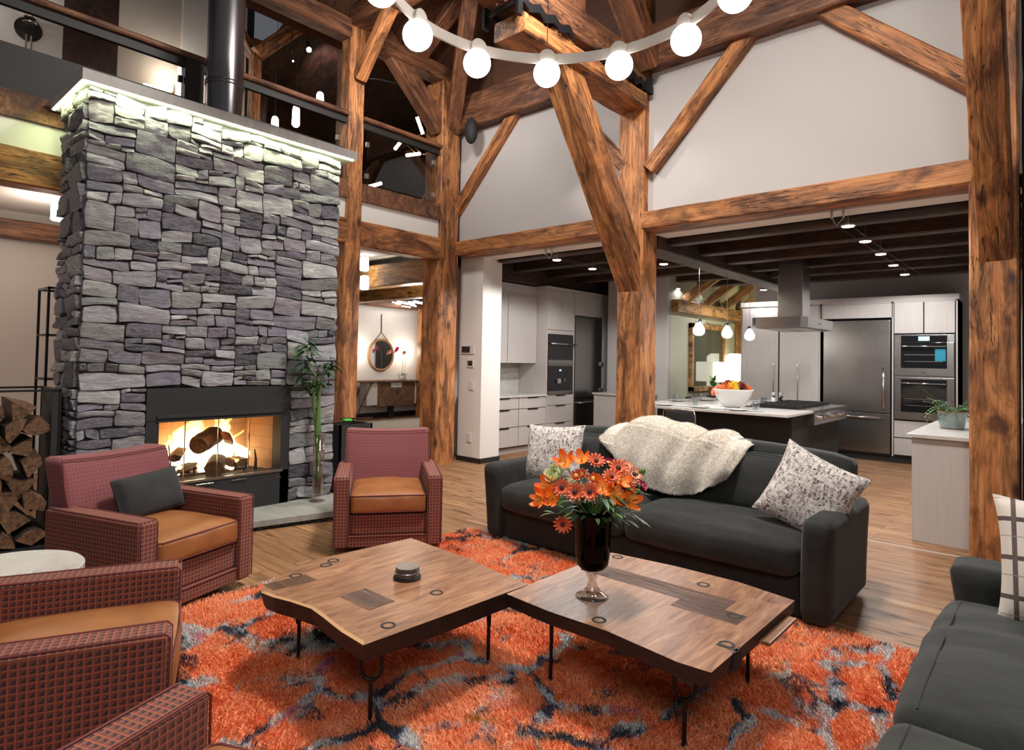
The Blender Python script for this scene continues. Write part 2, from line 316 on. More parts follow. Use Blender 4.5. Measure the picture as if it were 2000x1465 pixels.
class B:
    """collects geometry; origin o is subtracted so that meshes sit in their thing's frame"""
    def __init__(s, o=None):
        s.o = Vector(o.location if isinstance(o, bpy.types.Object) else (o or (0, 0, 0))); s.v = []; s.f = []; s.mi = []; s.cur = 0
    def add(s, vs_, fs):
        k = len(s.v); s.v += [tuple(Vector(v)-s.o) for v in vs_]; s.f += [tuple(i+k for i in f) for f in fs]; s.mi += [s.cur]*len(fs); return s
    def box(s, x0, x1, y0, y1, z0, z1, bv=0, T=None):
        bm = bmesh.new(); bmesh.ops.create_cube(bm, size=1)
        for v in bm.verts: v.co = ((x0+x1)/2+v.co.x*(x1-x0), (y0+y1)/2+v.co.y*(y1-y0), (z0+z1)/2+v.co.z*(z1-z0))
        if bv: bmesh.ops.bevel(bm, geom=bm.edges[:], offset=min(bv, .45*min(abs(x1-x0), abs(y1-y0), abs(z1-z0))), segments=2, affect='EDGES', profile=.7)
        return s.bm(bm, T)
    def bm(s, bm, T=None):
        bm.verts.index_update(); s.add([(T @ v.co if T else v.co.copy()) for v in bm.verts], [[v.index for v in f.verts] for f in bm.faces]); bm.free(); return s
    def cyl(s, p0, p1, r0, r1=None, n=16, caps=True):
        p0, p1 = Vector(p0), Vector(p1); r1 = r0 if r1 is None else r1; d = (p1-p0).normalized()
        a = d.orthogonal().normalized(); b = d.cross(a); vs_ = []; fs = []
        for p, r in ((p0, r0), (p1, r1)):
            vs_ += [p+r*(math.cos(2*PI*i/n)*a+math.sin(2*PI*i/n)*b) for i in range(n)]
        fs = [(i, (i+1) % n, n+(i+1) % n, n+i) for i in range(n)]
        if caps: fs += [tuple(range(n))[::-1], tuple(range(n, 2*n))]
        return s.add(vs_, fs)
    def tube(s, pts, r, n=8, closed=False):
        pts = [Vector(p) for p in pts]; N = len(pts); vs_ = []; fs = []; prev = None
        for i, p in enumerate(pts):
            q0 = pts[(i-1) % N] if (closed or i) else p; q1 = pts[(i+1) % N] if (closed or i < N-1) else p
            d = (q1-q0).normalized(); a = (prev-d*prev.dot(d)) if prev is not None else d.orthogonal()
            a = a.normalized() if a.length > 1e-6 else d.orthogonal().normalized(); prev = a; b = d.cross(a)
            rr = r[i] if isinstance(r, (list, tuple)) else r
            vs_ += [p+rr*(math.cos(2*PI*k/n)*a+math.sin(2*PI*k/n)*b) for k in range(n)]
        for i in range(N if closed else N-1):
            j = (i+1) % N; fs += [(i*n+k, i*n+(k+1) % n, j*n+(k+1) % n, j*n+k) for k in range(n)]
        if not closed: fs += [tuple(range(n))[::-1], tuple(range((N-1)*n, N*n))]
        return s.add(vs_, fs)
    def lathe(s, prof, c=(0, 0, 0), n=32):
        vs_ = []; c = Vector(c); m = len(prof)
        for r, z in prof: vs_ += [c+Vector((max(r, 1e-4)*math.cos(2*PI*i/n), max(r, 1e-4)*math.sin(2*PI*i/n), z)) for i in range(n)]
        fs = [(j*n+i, j*n+(i+1) % n, (j+1)*n+(i+1) % n, (j+1)*n+i) for j in range(m-1) for i in range(n)]
        fs += [tuple(range(n))[::-1], tuple(range((m-1)*n, m*n))]
        return s.add(vs_, fs)
    def ball(s, c, r, seg=20, rings=12, sc=(1, 1, 1)):
        c = Vector(c); bm = bmesh.new(); bmesh.ops.create_uvsphere(bm, u_segments=seg, v_segments=rings, radius=r)
        for v in bm.verts: v.co = Vector((v.co.x*sc[0], v.co.y*sc[1], v.co.z*sc[2]))+c
        return s.bm(bm)
    def prism(s, poly, z0, z1, top=None):
        n = len(poly); top = top or poly
        s.add([(x, y, z0) for x, y in poly]+[(x, y, z1) for x, y in top], [tuple(range(n))[::-1], tuple(range(n, 2*n))]+[(i, (i+1) % n, n+(i+1) % n, n+i) for i in range(n)]); return s
    def soft(s, x0, x1, y0, y1, z0, z1, r=.05, n=10, fn=None, T=None):
        """rounded cushion-like box; fn(u,v,w,p)->p displaces"""
        bm = bmesh.new(); bmesh.ops.create_cube(bm, size=2); bmesh.ops.subdivide_edges(bm, edges=bm.edges[:], cuts=n-1, use_grid_fill=True)
        cx, cy_, cz = (x0+x1)/2, (y0+y1)/2, (z0+z1)/2; hx, hy, hz = abs(x1-x0)/2, abs(y1-y0)/2, abs(z1-z0)/2
        r = min(r, hx*.99, hy*.99, hz*.99)
        for v in bm.verts:
            u = v.co.copy(); 
            # concentrate vertices towards the rims
            q = Vector([math.copysign(abs(t)**.8, t) for t in u]); p = Vector((q.x*hx, q.y*hy, q.z*hz))
            inn = Vector((max(-hx+r, min(hx-r, p.x)), max(-hy+r, min(hy-r, p.y)), max(-hz+r, min(hz-r, p.z))))
            d = p-inn; p = inn+(d.normalized()*r if d.length > 1e-7 else d)
            if fn: p = fn(u, p)
            v.co = Vector((cx, cy_, cz))+p
        return s.bm(bm, T)
    def obj(s, name, mat, parent=None, smooth=False, uv=False, bevel=0, rot=(0, 0, 0), auto=None):
        me = bpy.data.meshes.new(name); me.from_pydata(s.v, [], s.f); me.update()
        if max(s.mi, default=0): me.polygons.foreach_set('material_index', s.mi)
        if uv: boxuv(me)
        o = link(me, name, mat, parent, (0, 0, 0) if parent else tuple(s.o), rot, smooth)
        if auto: me.shade_smooth(); me.set_sharp_from_angle(angle=R(auto))
        if bevel:
            md = o.modifiers.new('b', 'BEVEL'); md.width = bevel; md.segments = 2; md.limit_method = 'ANGLE'
        return o

def struct(o, label=None, cat=None): return tag(o, label, cat, None, 'structure')
def timber_beam(name, p0, p1, w, h, mat, label, upv=(0, 0, 1), cat=None, parent=None, rough=.004):
    """hewn timber from p0 to p1 (axis), w across, h along upv; local X runs along the grain"""
    p0, p1 = Vector(p0), Vector(p1); L = (p1-p0).length; x = (p1-p0).normalized()
    z = Vector(upv); z = (z-x*z.dot(x)).normalized(); y = z.cross(x); sd = hash(name+label) % 97
    nx = max(4, int(L/.16)); vs_ = []; fs = []; c = .014; so = random.random()*50
    prof = [(-w/2+c, -h/2), (w/2-c, -h/2), (w/2, -h/2+c), (w/2, h/2-c), (w/2-c, h/2), (-w/2+c, h/2), (-w/2, h/2-c), (-w/2, -h/2+c)]
    for i in range(nx+1):
        t = L*i/nx
        for (a, b) in prof:
            k = rough*noise.noise(Vector((t*3.1+so, a*9, b*9)))+rough*.6*noise.noise(Vector((t*9+so, a*20, b*20)))
            vs_.append((t, a*(1+k/(w/2)), b*(1+k/(h/2))))
    for i in range(nx):
        fs += [(i*8+j, i*8+(j+1) % 8, (i+1)*8+(j+1) % 8, (i+1)*8+j) for j in range(8)]
    fs += [tuple(range(8))[::-1], tuple(range(nx*8, nx*8+8))]
    me = bpy.data.meshes.new(name); me.from_pydata(vs_, [], [f[::-1] for f in fs]); me.update(); me.flip_normals()
    bm = bmesh.new(); bm.from_mesh(me); bmesh.ops.recalc_face_normals(bm, faces=bm.faces[:]); bm.to_mesh(me); bm.free()
    o = link(me, name, mat, parent); o.matrix_world = Matrix(((x.x, y.x, z.x, p0.x), (x.y, y.y, z.y, p0.y), (x.z, y.z, z.z, p0.z), (0, 0, 0, 1)))
    if parent is None: struct(o, label, cat or 'timber')
    return o
def vpost(x0, x1, y0, y1, z0, z1, label, mat='timber', name='timber_post'):
    return timber_beam(name, ((x0+x1)/2, (y0+y1)/2, z0), ((x0+x1)/2, (y0+y1)/2, z1), y1-y0, x1-x0, M[mat], label, (1, 0, 0), 'post')
def xbeam(x0, x1, y0, y1, z0, z1, label, mat='timber', name='timber_beam'):
    return timber_beam(name, (x0, (y0+y1)/2, (z0+z1)/2), (x1, (y0+y1)/2, (z0+z1)/2), y1-y0, z1-z0, M[mat], label, (0, 0, 1), 'beam')
def ybeam(x0, x1, y0, y1, z0, z1, label, mat='timber', name='timber_beam'):
    return timber_beam(name, ((x0+x1)/2, y0, (z0+z1)/2), ((x0+x1)/2, y1, (z0+z1)/2), x1-x0, z1-z0, M[mat], label, (0, 0, 1), 'beam')
def slab(name, x0, x1, y0, y1, z0, z1, mat, label=None):
    b = B(((x0+x1)/2, (y0+y1)/2, z0)); b.box(x0, x1, y0, y1, z0, z1); return struct(b.obj(name, mat), label)
# ================================================================ ROOM SHELL
slab('floor', -14, 3.2, -2.5, 16, -.1, 0, M['floor'], 'wide plank oak floor running through living room and kitchen')
# wall above the kitchen opening (greige), wood boards over the tie beam
slab('wall_kitchen_front', -6.45, .6, 6.17, 6.33, 3.0, 4.95, M['wall'], 'greige plaster wall above the kitchen opening')
slab('wall_gable', -7.0, 1.5, 6.17, 6.33, 4.95, 8.6, M['roof'], 'brown boarded gable above the tie beam')
# short white wall beside the tall post (pier)
slab('wall_pier', -6.56, -6.10, 6.33, 6.52, 0, 3.0, M['wall_white'], 'short white wall end carrying thermostats and switch')
slab('wall_pier_side', -6.56, -6.11, 6.52, 6.74, 0, 3.0, M['wall_white'])
slab('baseboard_pier', -6.565, -6.085, 6.318, 6.33, 0, .07, M['dark_panel'])
slab('baseboard_pier_side', -6.10, -6.088, 6.318, 6.74, 0, .07, M['dark_panel'])
# kitchen shell
slab('wall_kitchen_left', -7.25, -7.0, 6.5, 11.2, 0, 3.1, M['wall'])
slab('wall_kitchen_back', -4.3, .9, 11.85, 12.0, 0, 3.2, M['wall'], 'grey wall behind the fridge cabinets')
slab('wall_kitchen_right', .62, .74, 6.33, 12.0, 0, 3.2, M['wall'])
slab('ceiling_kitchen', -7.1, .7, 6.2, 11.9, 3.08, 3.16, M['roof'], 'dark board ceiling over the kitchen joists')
slab('wall_nook_left', -5.12, -5.0, 9.85, 15.0, 0, 3.6, M['wall_green'], 'pale green wall of the nook behind the kitchen')
slab('wall_nook_return', -6.2, -5.0, 9.78, 9.86, 0, 3.1, M['wall'])
slab('door_1', -10.7, -9.3, 10.30, 10.345, 0, 2.1, M['wall_white'], 'pale door opposite the round mirror')
slab('trim_5', -3.38, -.53, 6.050, 6.062, 0, .005, M['white_plastic'], 'thin bright metal threshold strip in the floor')  # white surface stands in for the metal's bright reflection
slab('wall_nook_back', -5.1, -2.0, 15.0, 15.1, 0, 4.0, M['wall_green'])
slab('wall_living_right', .75, .85, 3.2, 6.3, 0, 6, M['dark_panel'], 'dark wall beyond the thick post')
# entry / hall side
slab('wall_entry', -12.6, -12.4, 4.0, 12.0, 0, 3.1, M['wall_white'], 'white entry wall behind the console table')
slab('baseboard_entry', -12.4, -12.38, 4.0, 12.0, 0, .12, M['dark_panel'])
slab('wall_entry_right', -12.5, -7.0, 11.5, 11.6, 0, 3.1, M['wall_white'])
slab('wall_hall', -9.3, -9.2, -2.5, 4.1, 0, 3.4, M['wall_warm'], 'cream hall wall beside the stone chimney')
slab('ceiling_hall', -12.5, -6.6, -2.5, 11.5, 3.12, 3.2, M['wall_white'], 'white ceiling below the loft')
# loft
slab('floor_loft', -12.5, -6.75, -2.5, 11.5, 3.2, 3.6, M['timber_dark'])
slab('wall_loft_band', -6.55, -6.44, -2.5, 5.76, 3.12, 3.42, M['wall_white'], 'white plaster band under the loft edge')
b = B((-6.5, 1, 3.4)); b.box(-6.62, -6.40, -2.5, 5.76, 3.405, 3.625, .006); struct(b.obj('trim_1', M['timber_rose']), 'dark timber edge board of the loft')
slab('trim_2', -6.5, -6.44, -2.5, 4.2, 3.63, 4.02, M['dark_panel'], 'black solid panel at the foot of the loft railing')
slab('wall_loft_left', -9.6, -9.5, -2.5, 2.0, 3.6, 8.6, M['wall'], 'light loft wall carrying the round sconce')
slab('wall_loft_left_boards', -9.6, -9.5, 2.0, 2.62, 3.6, 8.6, M['timber_dark'], 'dark boarded strip of the loft wall')
slab('wall_loft_corner', -13.4, -9.5, 4.36, 4.5, 3.6, 8.6, M['dark_panel'])
slab('wall_loft_mid', -9.6, -9.5, 2.62, 3.42, 3.6, 8.6, M['wall_warm'], 'taupe loft wall behind the flue')
slab('wall_loft_mid_light', -9.58, -9.45, 3.42, 4.36, 3.6, 8.6, M['wall_white'], 'white loft wall beside the flue')
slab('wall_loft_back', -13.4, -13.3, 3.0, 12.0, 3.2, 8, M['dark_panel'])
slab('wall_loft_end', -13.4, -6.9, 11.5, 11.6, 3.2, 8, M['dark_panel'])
# roof
def roofplane(name, x0, z0, x1, z1, y0, y1, t=.12):
    b = B((x0, y0, z0)); b.add([(x0, y0, z0), (x1, y0, z1), (x1, y1, z1), (x0, y1, z0), (x0, y0, z0+t), (x1, y0, z1+t), (x1, y1, z1+t), (x0, y1, z0+t)],
                                [(0, 1, 2, 3), (7, 6, 5, 4), (0, 4, 5, 1), (1, 5, 6, 2), (2, 6, 7, 3), (3, 7, 4, 0)])
    return struct(b.obj(name, M['roof']), 'brown boarded roof underside')
roofplane('ceiling_roof', -6.9, 5.45, -3.55, 7.6, -1.0, 6.2)
roofplane('ceiling_roof_right', 1.0, 4.9, -3.55, 7.6, 1.2, 6.2)
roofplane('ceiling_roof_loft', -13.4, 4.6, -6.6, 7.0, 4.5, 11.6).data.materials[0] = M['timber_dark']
slab('ceiling_loft_high', -12.6, -6.5, -2.5, 4.5, 8.6, 8.7, M['roof'])

# ================================================================ TIMBER FRAME
vpost(-6.76, -6.40, 5.76, 6.12, 0, 5.4, 'thick square timber post at the corner between loft and kitchen')
vpost(-6.60, -6.40, 4.24, 4.46, 0, 7.2, 'slim timber post rising beside the stone chimney through the loft rail')
vpost(-3.73, -3.41, 6.06, 6.40, 0, 7.4, 'stout centre post between the two kitchen openings')
vpost(-0.52, -0.215, 6.06, 6.42, 0, 6.2, 'thick knotty post behind the second sofa')
vpost(-.20, -.02, 6.16, 6.40, 0, 6.2, 'dark timber behind the thick knotty post', 'timber_dark')
xbeam(-6.42, -3.70, 6.06, 6.32, 2.955, 3.150, 'timber lintel over the grey cabinets, between tall corner post and centre post')
xbeam(-3.43, -0.50, 6.06, 6.32, 2.950, 3.148, 'timber lintel over the island side of the kitchen, right of centre post')
xbeam(-6.8, -3.72, 5.98, 6.20, 4.72, 5.18, 'dark tie beam high on the wall above the black speaker', 'timber_rose')
xbeam(-3.42, 1.0, 5.98, 6.20, 4.72, 5.18, 'tie beam high on the wall above the island opening', 'timber_rose')
ybeam(-6.62, -6.40, 4.46, 5.78, 2.845, 3.16, 'timber beam over the entry opening, between slim and corner posts')
ybeam(-6.62, -6.40, -2.5, 4.25, 2.86, 3.165, 'timber beam passing behind the stone chimney')
# braces in the kitchen wall
def brace(p0, p1, w, h, label, mat='timber', upv=(0, 1, 0)):
    return timber_beam('timber_brace', p0, p1, h, w, M[mat], label, upv, 'brace')
brace((-6.46, 6.13, 3.60), (-5.28, 6.13, 4.86), .14, .15, 'slanting brace beside the black speaker, from corner post to tie beam')
brace((-3.66, 6.13, 3.70), (-4.80, 6.13, 4.95), .14, .15, 'short brace on the left side of the centre post')
brace((-3.36, 6.12, 3.62), (-2.20, 6.12, 4.86), .15, .16, 'slanting brace on the right side of the centre post')
brace((-0.42, 6.12, 3.72), (-1.75, 6.12, 4.92), .15, .17, 'long brace leaning from the thick knotty post up to the tie beam')
# braces towards the room
def ybrace(x0, x1, y0, z0, y1, z1, t, label, mat='timber'):
    return timber_beam('timber_brace', ((x0+x1)/2, y0, z0), ((x0+x1)/2, y1, z1), x1-x0, t, M[mat], label, (0, 0, 1), 'brace')
ybrace(-3.715, -3.44, 6.20, 2.33, 4.52, 4.62, .30, 'heavy knee brace leaning out of the centre post over the black sofa')
ybrace(-0.465, -0.245, 6.24, 2.33, 4.40, 4.76, .30, 'heavy knee brace on the thick knotty post')
# keyed double beam with toothed steel
ybeam(-3.73, -3.38, 3.95, 6.06, 4.30, 4.47, 'lower timber of the keyed double beam pointing at the chandelier')
ybeam(-3.73, -3.38, 2.5, 6.3, 4.56, 4.86, 'upper timber of the keyed double beam', 'timber_rose')
t = thing('steel_keyed_plate', 'black toothed steel plate clamped in the end of the keyed double beam', 'steel bracket', (-3.55, 4.0, 4.47))
def teeth(y0, y1, n, parent, x=-3.375):
    for xx in (x-.37, x):
        b = B(parent); pts = []; st = (y1-y0)/n
        for i in range(n):
            a = y0+i*st; k = .055
            pts += [(a, 4.515+k), (a+st*.25, 4.515+k+.02), (a+st*.5, 4.515+k-.005), (a+st*.62, 4.515-.012+k*.6)]
        low = [(y, z-.075) for y, z in pts]
        n_ = len(pts); V = [(xx, y, z) for y, z in pts]+[(xx, y, z) for y, z in low]+[(xx+.02, y, z) for y, z in pts]+[(xx+.02, y, z) for y, z in low]
        F = []
        for i in range(n_-1): F += [(i, i+1, n_+i+1, n_+i), (2*n_+i+1, 2*n_+i, 3*n_+i, 3*n_+i+1), (i+1, i, 2*n_+i, 2*n_+i+1), (n_+i, n_+i+1, 3*n_+i+1, 3*n_+i)]
        F += [(0, n_, 3*n_, 2*n_), (n_-1, 3*n_-1, 4*n_-1, 2*n_-1)]
        b.add(V, F); b.obj('toothed_bar', M['black_metal'], parent)
teeth(3.86, 4.72, 4, t)
b = B(t)
for z in (4.48, 4.60): b.box(-3.76, -3.355, 3.83, 3.87, z, z+.035)
for x in (-3.76, -3.37): b.box(x, x+.03, 3.82, 3.88, 4.38, 4.70)
b.obj('end_cage', M['black_metal'], t)
for x in (-3.60, -3.50): b = B(t); b.ball((x, 3.84, 4.555), .018, 10, 6); b.obj('bolt', M['chrome'], t)
t = thing('steel_keyed_plate', 'black toothed steel plate between the double beam timbers, next to centre post', 'steel bracket', (-3.55, 5.6, 4.47))
teeth(5.05, 6.02, 6, t)
b = B(t); b.box(-3.40, -3.36, 5.95, 6.42, 4.48, 4.56); b.box(-3.42, -3.30, 6.02, 6.05, 4.47, 4.60); b.box(-3.40, -3.355, 6.38, 6.42, 4.40, 4.66); b.obj('strap', M['black_metal'], t)
# king strut, rafters in the upper centre
vpost(-3.68, -3.42, 4.62, 4.92, 4.86, 7.3, 'short upright strut on the keyed double beam', 'timber_rose', 'timber_strut')
timber_beam('timber_strut', (-3.33, 6.02, 4.75), (-3.33, 4.1, 6.6), .26, .26, M['timber_rose'], 'wide raking strut above the centre post', (0, 1, 1), 'strut')
for i, (z, y) in enumerate(((5.35, 5.55), (5.9, 4.6))):
    xbeam(-3.3, .8, y-.1, y+.1, z, z+.22, ['roof beam crossing above the island side', 'higher roof beam crossing above the sofa'][i], 'timber_rose')
# frame of the loft side (plane of the railing)
ybeam(-6.62, -6.40, 4.46, 5.9, 5.38, 5.60, 'dark plate beam between slim post and corner post, high up', 'timber_rose')
ybeam(-6.62, -6.40, 1.5, 4.26, 5.38, 5.62, 'orange plate beam running left from the slim post', 'timber_rose')
ybrace(-6.60, -6.42, 4.55, 5.85, 5.80, 4.72, .27, 'brown brace crossing behind the chandelier to the corner post', 'timber_rose')
timber_beam('timber_brace', (-6.38, 4.36, 4.90), (-5.55, 4.36, 5.82), .13, .15, M['timber'], 'thin bright brace springing from the slim post into the room', (0, 1, 0), 'brace')
timber_beam('timber_beam', (-6.5, 4.36, 5.66), (-3.4, 4.36, 5.66), .24, .26, M['timber_rose'], 'cross beam above the globes at slim post', (0, 0, 1), 'beam')
timber_beam('timber_rafter', (-6.5, 5.35, 5.60), (-3.6, 5.35, 7.45), .2, .22, M['timber_rose'], 'rafter rising over the kitchen wall', (0, 0, 1), 'rafter')
timber_beam('timber_rafter', (-6.5, 3.4, 5.62), (-3.6, 3.4, 7.45), .2, .22, M['timber_rose'], 'rafter rising over the stone chimney', (0, 0, 1), 'rafter')
timber_beam('timber_brace', (-6.45, 6.0, 4.75), (-5.3, 5.2, 6.1), .2, .2, M['timber_rose'], 'brown raking timber behind the globe lamps', (0, 0, 1), 'brace')
# loft back timbers
vpost(-8.6, -8.42, 4.00, 4.12, 3.6, 5.95, 'orange loft post behind the railing beside the flue')
timber_beam('timber_brace', (-8.5, 4.03, 5.72), (-8.5, 5.25, 7.0), .20, .30, M['timber'], 'bright loft brace rising right from the loft post', (1, 0, 0), 'brace')
timber_beam('timber_brace', (-8.5, 4.03, 5.75), (-8.5, 3.7, 6.2), .10, .10, M['timber'], 'small loft brace rising left from the loft post', (1, 0, 0), 'brace')
vpost(-7.5, -7.3, 4.75, 4.93, 3.6, 6.4, 'shaded loft post just behind the slim post', 'timber_rose')
vpost(-11.2, -11.0, 6.25, 6.55, 3.6, 5.6, 'far loft post seen under the handrail', 'timber_dark')
vpost(-11.2, -11.0, 7.6, 7.9, 3.6, 5.6, 'farther loft post in the dark', 'timber_dark')
timber_beam('timber_beam', (-10.8, 5.4, 3.95), (-10.8, 9.2, 4.5), .2, .22, M['timber_rose'], 'faint sloping loft timber', (0, 0, 1), 'beam')
timber_beam('timber_beam', (-10.8, 5.0, 5.75), (-10.8, 8.2, 6.6), .2, .26, M['timber_dark'], 'curved looking loft beam near the bright spot lamp', (0, 0, 1), 'beam')
b = B((-11, 6.5, 6)); b.add([(-11, 6.1, 6.05), (-11, 7.5, 6.5), (-11, 6.9, 6.9), (-11.1, 6.1, 6.05), (-11.1, 7.5, 6.5), (-11.1, 6.9, 6.9)], [(0, 1, 2), (5, 4, 3), (0, 3, 4, 1), (1, 4, 5, 2), (2, 5, 3, 0)]); struct(b.obj('wall_loft_gable', M['wall_white']))
# entry ceiling beams
xbeam(-12.4, -6.65, 6.05, 6.30, 2.62, 2.98, 'golden entry beam nearest the opening', 'timber_gold')
xbeam(-12.4, -6.95, 7.55, 7.80, 2.62, 2.96, 'golden entry beam farther in', 'timber_gold')
slab('ceiling_entry_boards', -12.4, -7.0, 6.32, 7.5, 2.98, 3.11, M['dark_panel'])
slab('ceiling_entry_boards_far', -12.4, -7.0, 7.82, 11.4, 2.96, 3.11, M['dark_panel'])
ybeam(-12.4, -12.1, 6.3, 11.4, 2.70, 2.92, 'reddish beam along the top of the entry wall', 'timber_rose')
vpost(-12.0, -11.82, 10.1, 10.3, 0, 2.7, 'narrow orange post at the right of the console table')
slab('wall_entry_dark', -11.8, -7.05, 10.35, 10.45, 0, 3.0, M['dark_panel'])
# hall beams left of the chimney
ybeam(-9.15, -8.95, -2.5, 4.0, 2.78, 2.99, 'hall beam along the top of the cream wall', 'timber_rose')
xbeam(-9.0, -6.65, 0.35, 0.55, 2.90, 3.12, 'hall cross beam', 'timber_dark')
# kitchen girder and joists
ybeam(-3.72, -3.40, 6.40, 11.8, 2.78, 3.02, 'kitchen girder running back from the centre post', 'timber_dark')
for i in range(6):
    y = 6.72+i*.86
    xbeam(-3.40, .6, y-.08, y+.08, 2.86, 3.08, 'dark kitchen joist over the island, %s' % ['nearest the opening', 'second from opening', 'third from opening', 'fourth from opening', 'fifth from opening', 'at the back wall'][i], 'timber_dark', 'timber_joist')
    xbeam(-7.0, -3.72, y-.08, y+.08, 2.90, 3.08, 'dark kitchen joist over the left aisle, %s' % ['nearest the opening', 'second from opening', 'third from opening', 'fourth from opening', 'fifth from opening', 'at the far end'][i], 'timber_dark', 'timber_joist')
b = B((-.8, 6.4, 2.93)); b.box(-6.1, .6, 6.335, 6.60, 2.935, 2.985); struct(b.obj('trim_3', M['wall_white']), 'white plaster soffit strip under the kitchen lintels')
ybeam(-6.98, -6.55, 6.76, 11.2, 2.74, 3.06, 'dark beam above the left cabinets', 'timber_dark')
# nook timbers
ybeam(-5.0, -4.86, 9.9, 13.3, 2.36, 2.58, 'golden sill beam of the nook', 'timber_gold')
vpost(-5.0, -4.78, 12.75, 13.1, 0, 2.36, 'golden nook post behind the pendant bulbs', 'timber_gold')
for i in range(4):
    y = 10.3+i*.85
    timber_beam('timber_rafter', (-4.93, y, 2.60), (-4.0, y+.2, 3.3), .13, .15, M['timber_gold'], 'golden nook rafter, %s' % ['first from left', 'second from left', 'third from left', 'fourth from left'][i], (0, 0, 1), 'rafter')
slab('ceiling_nook', -5.0, -3.6, 9.9, 15, 3.3, 3.4, M['dark_panel'])
# window of the nook
t = thing('window_1', None, None, (-5.0, 11.35, .95)); t['kind'] = 'structure'
b = B(t); y0, y1, z0, z1 = 10.60, 12.10, .96, 2.21
for a in ((y0, y1, z1-.09, z1), (y0, y1, z0, z0+.09), (y0, y0+.09, z0, z1), (y1-.09, y1, z0, z1)): b.box(-5.0, -4.93, *a, bv=.005)
b.obj('window_frame', M['timber_gold'], t)
b = B(t); b.box(-4.99, -4.975, y0+.08, y1-.08, z0+.08, z1-.08); g_ = flat('night_window_glass', (.09, .095, .07), .04); b.obj('pane', g_, t)
# ================================================================ FIREPLACE
FX = -5.49
area('led_wash', (-5.418, 2.48, 3.50), (-5.418, 2.48, 3.0), .02, 20, (.93, 1, .62), 2.3)
bpy.data.objects['led_wash'].rotation_euler = (0, R(20), 0)
area('led_wash_side', (-5.85, 1.272, 3.50), (-5.85, 1.272, 3.0), .8, 5, (.90, 1, .50), .02)
fp = thing('fireplace', 'tall grey field stone chimney with glass fronted fire and lit concrete cap', 'fireplace', (-5.8, 2.43, 0))
rs = random.Random(3)
def split(y0, z0, y1, z1, out):
    w, h = y1-y0, z1-z0
    lim = rs.choice([.008, .016, .024, .04, .06, .085])
    if (w*h < lim and w/h < 4.8 and w < .5) or (w < .12 and h < .09) :
        if w/h > .55: out.append((y0, z0, y1, z1)); return
    if w/h > rs.uniform(1.7, 3.4) and w > .16:
        c = y0+w*rs.uniform(.32, .68); split(y0, z0, c, z1, out); split(c, z0, y1, z1, out)
    elif h > .09:
        c = z0+h*rs.uniform(.30, .70); split(y0, z0, y1, c, out); split(y0, c, y1, z1, out)
    else: out.append((y0, z0, y1, z1))
def wob(a, z, k=0):
    p = Vector((a*2.3+k, z*4.2, 3.1)); q = Vector((a*8+k, z*12, 7.7))
    return (a+.016*noise.noise(p+Vector((9, 0, 0)))+.006*noise.noise(q+Vector((5, 0, 0))), z+.034*noise.noise(p)+.009*noise.noise(q))
TONES = [(.21, .205, .225), (.155, .15, .18), (.27, .265, .28), (.095, .09, .11), (.30, .295, .30), (.18, .185, .18), (.13, .115, .15), (.23, .225, .25), (.20, .18, .20), (.055, .052, .065), (.25, .245, .24)]
def stones(rects, place, name, parent, depth=.05, k=0):
    V = []; F = []; T = []; nu, nv = 12, 7
    for (y0, z0, y1, z1) in rects:
        base = len(V); w, h = y1-y0, z1-z0; g_ = .0042
        dep = depth*rs.uniform(.6, 1.05); tone = rs.choice(TONES); j = rs.uniform(.8, 1.35); tone = tuple(min(1, x*j*1.38) for x in tone)
        tu, tv = rs.uniform(-.012, .012), rs.uniform(-.014, .014); sh = rs.random()*99; sk = rs.uniform(-.012, .012)
        cr = [rs.uniform(.0, .30) for _ in range(4)]
        for iv in range(-1, nv+2):
            for iu in range(-1, nu+2):
                fu = min(max(iu/nu, 0), 1); fv = min(max(iv/nv, 0), 1); u, v = 2*fu-1, 2*fv-1
                edge = iu in (-1, nu+1) or iv in (-1, nv+1)
                c = cr[(1 if u > 0 else 0)+(2 if v > 0 else 0)]*.5
                uu = u*(1-c*abs(v)**3*abs(u)**2*min(1, h/w*1.2)); vv_ = v*(1-c*abs(u)**3*abs(v)**2*min(1, w/h*.6))
                a = (y0+y1)/2+uu*(w/2-g_); z = (z0+z1)/2+vv_*(h/2-g_)+sk*u
                a, z = wob(a, z, k)
                prof = (1-abs(u)**12)*(1-abs(v)**9)
                nn = noise.noise(Vector((a*7+sh, z*15, sh)))*.010+noise.noise(Vector((a*22+sh, z*48, sh)))*.0065+noise.noise(Vector((a*60, z*120+sh, sh)))*.003
                d = -.045 if edge else (dep-.03)*(.60+.40*prof)+.012+nn+tu*u+tv*v
                V.append(place(a, z, d)); T.append(tone)
        W_ = nu+3
        for iv in range(nv+2):
            for iu in range(nu+2):
                q = base+iv*W_+iu; F.append((q, q+1, q+W_+1, q+W_))
    b = B(parent); b.add(V, F); o = b.obj(name, M['stone'], parent)
    ca = o.data.color_attributes.new('tone', 'FLOAT_COLOR', 'POINT')
    ca.data.foreach_set('color', np.array([(*t, 1) for t in T], np.float32).ravel()); 
    o.data.shade_smooth(); o.data.set_sharp_from_angle(angle=R(38)); return o
zt = 3.50; rects = []
L0, L1, F0, F1 = 1.33, 3.54, 1.80, 3.055
for (a, b_, c, d) in ((L0, 1.20, L1, zt), (L0, .09, F0, 1.20), (F1, .09, L1, 1.20)): split(a, b_, c, d, rects)
body = stones(rects, lambda a, z, d: (FX+d, a, z), 'stone_facing', fp)
rects = []; split(5.50, .0, 6.10, zt, rects)
stones(rects, lambda a, z, d: (-a, L0-d, z), 'stone_side', fp, .06, 40)
rects = []; split(5.50, .0, 6.10, zt, rects)
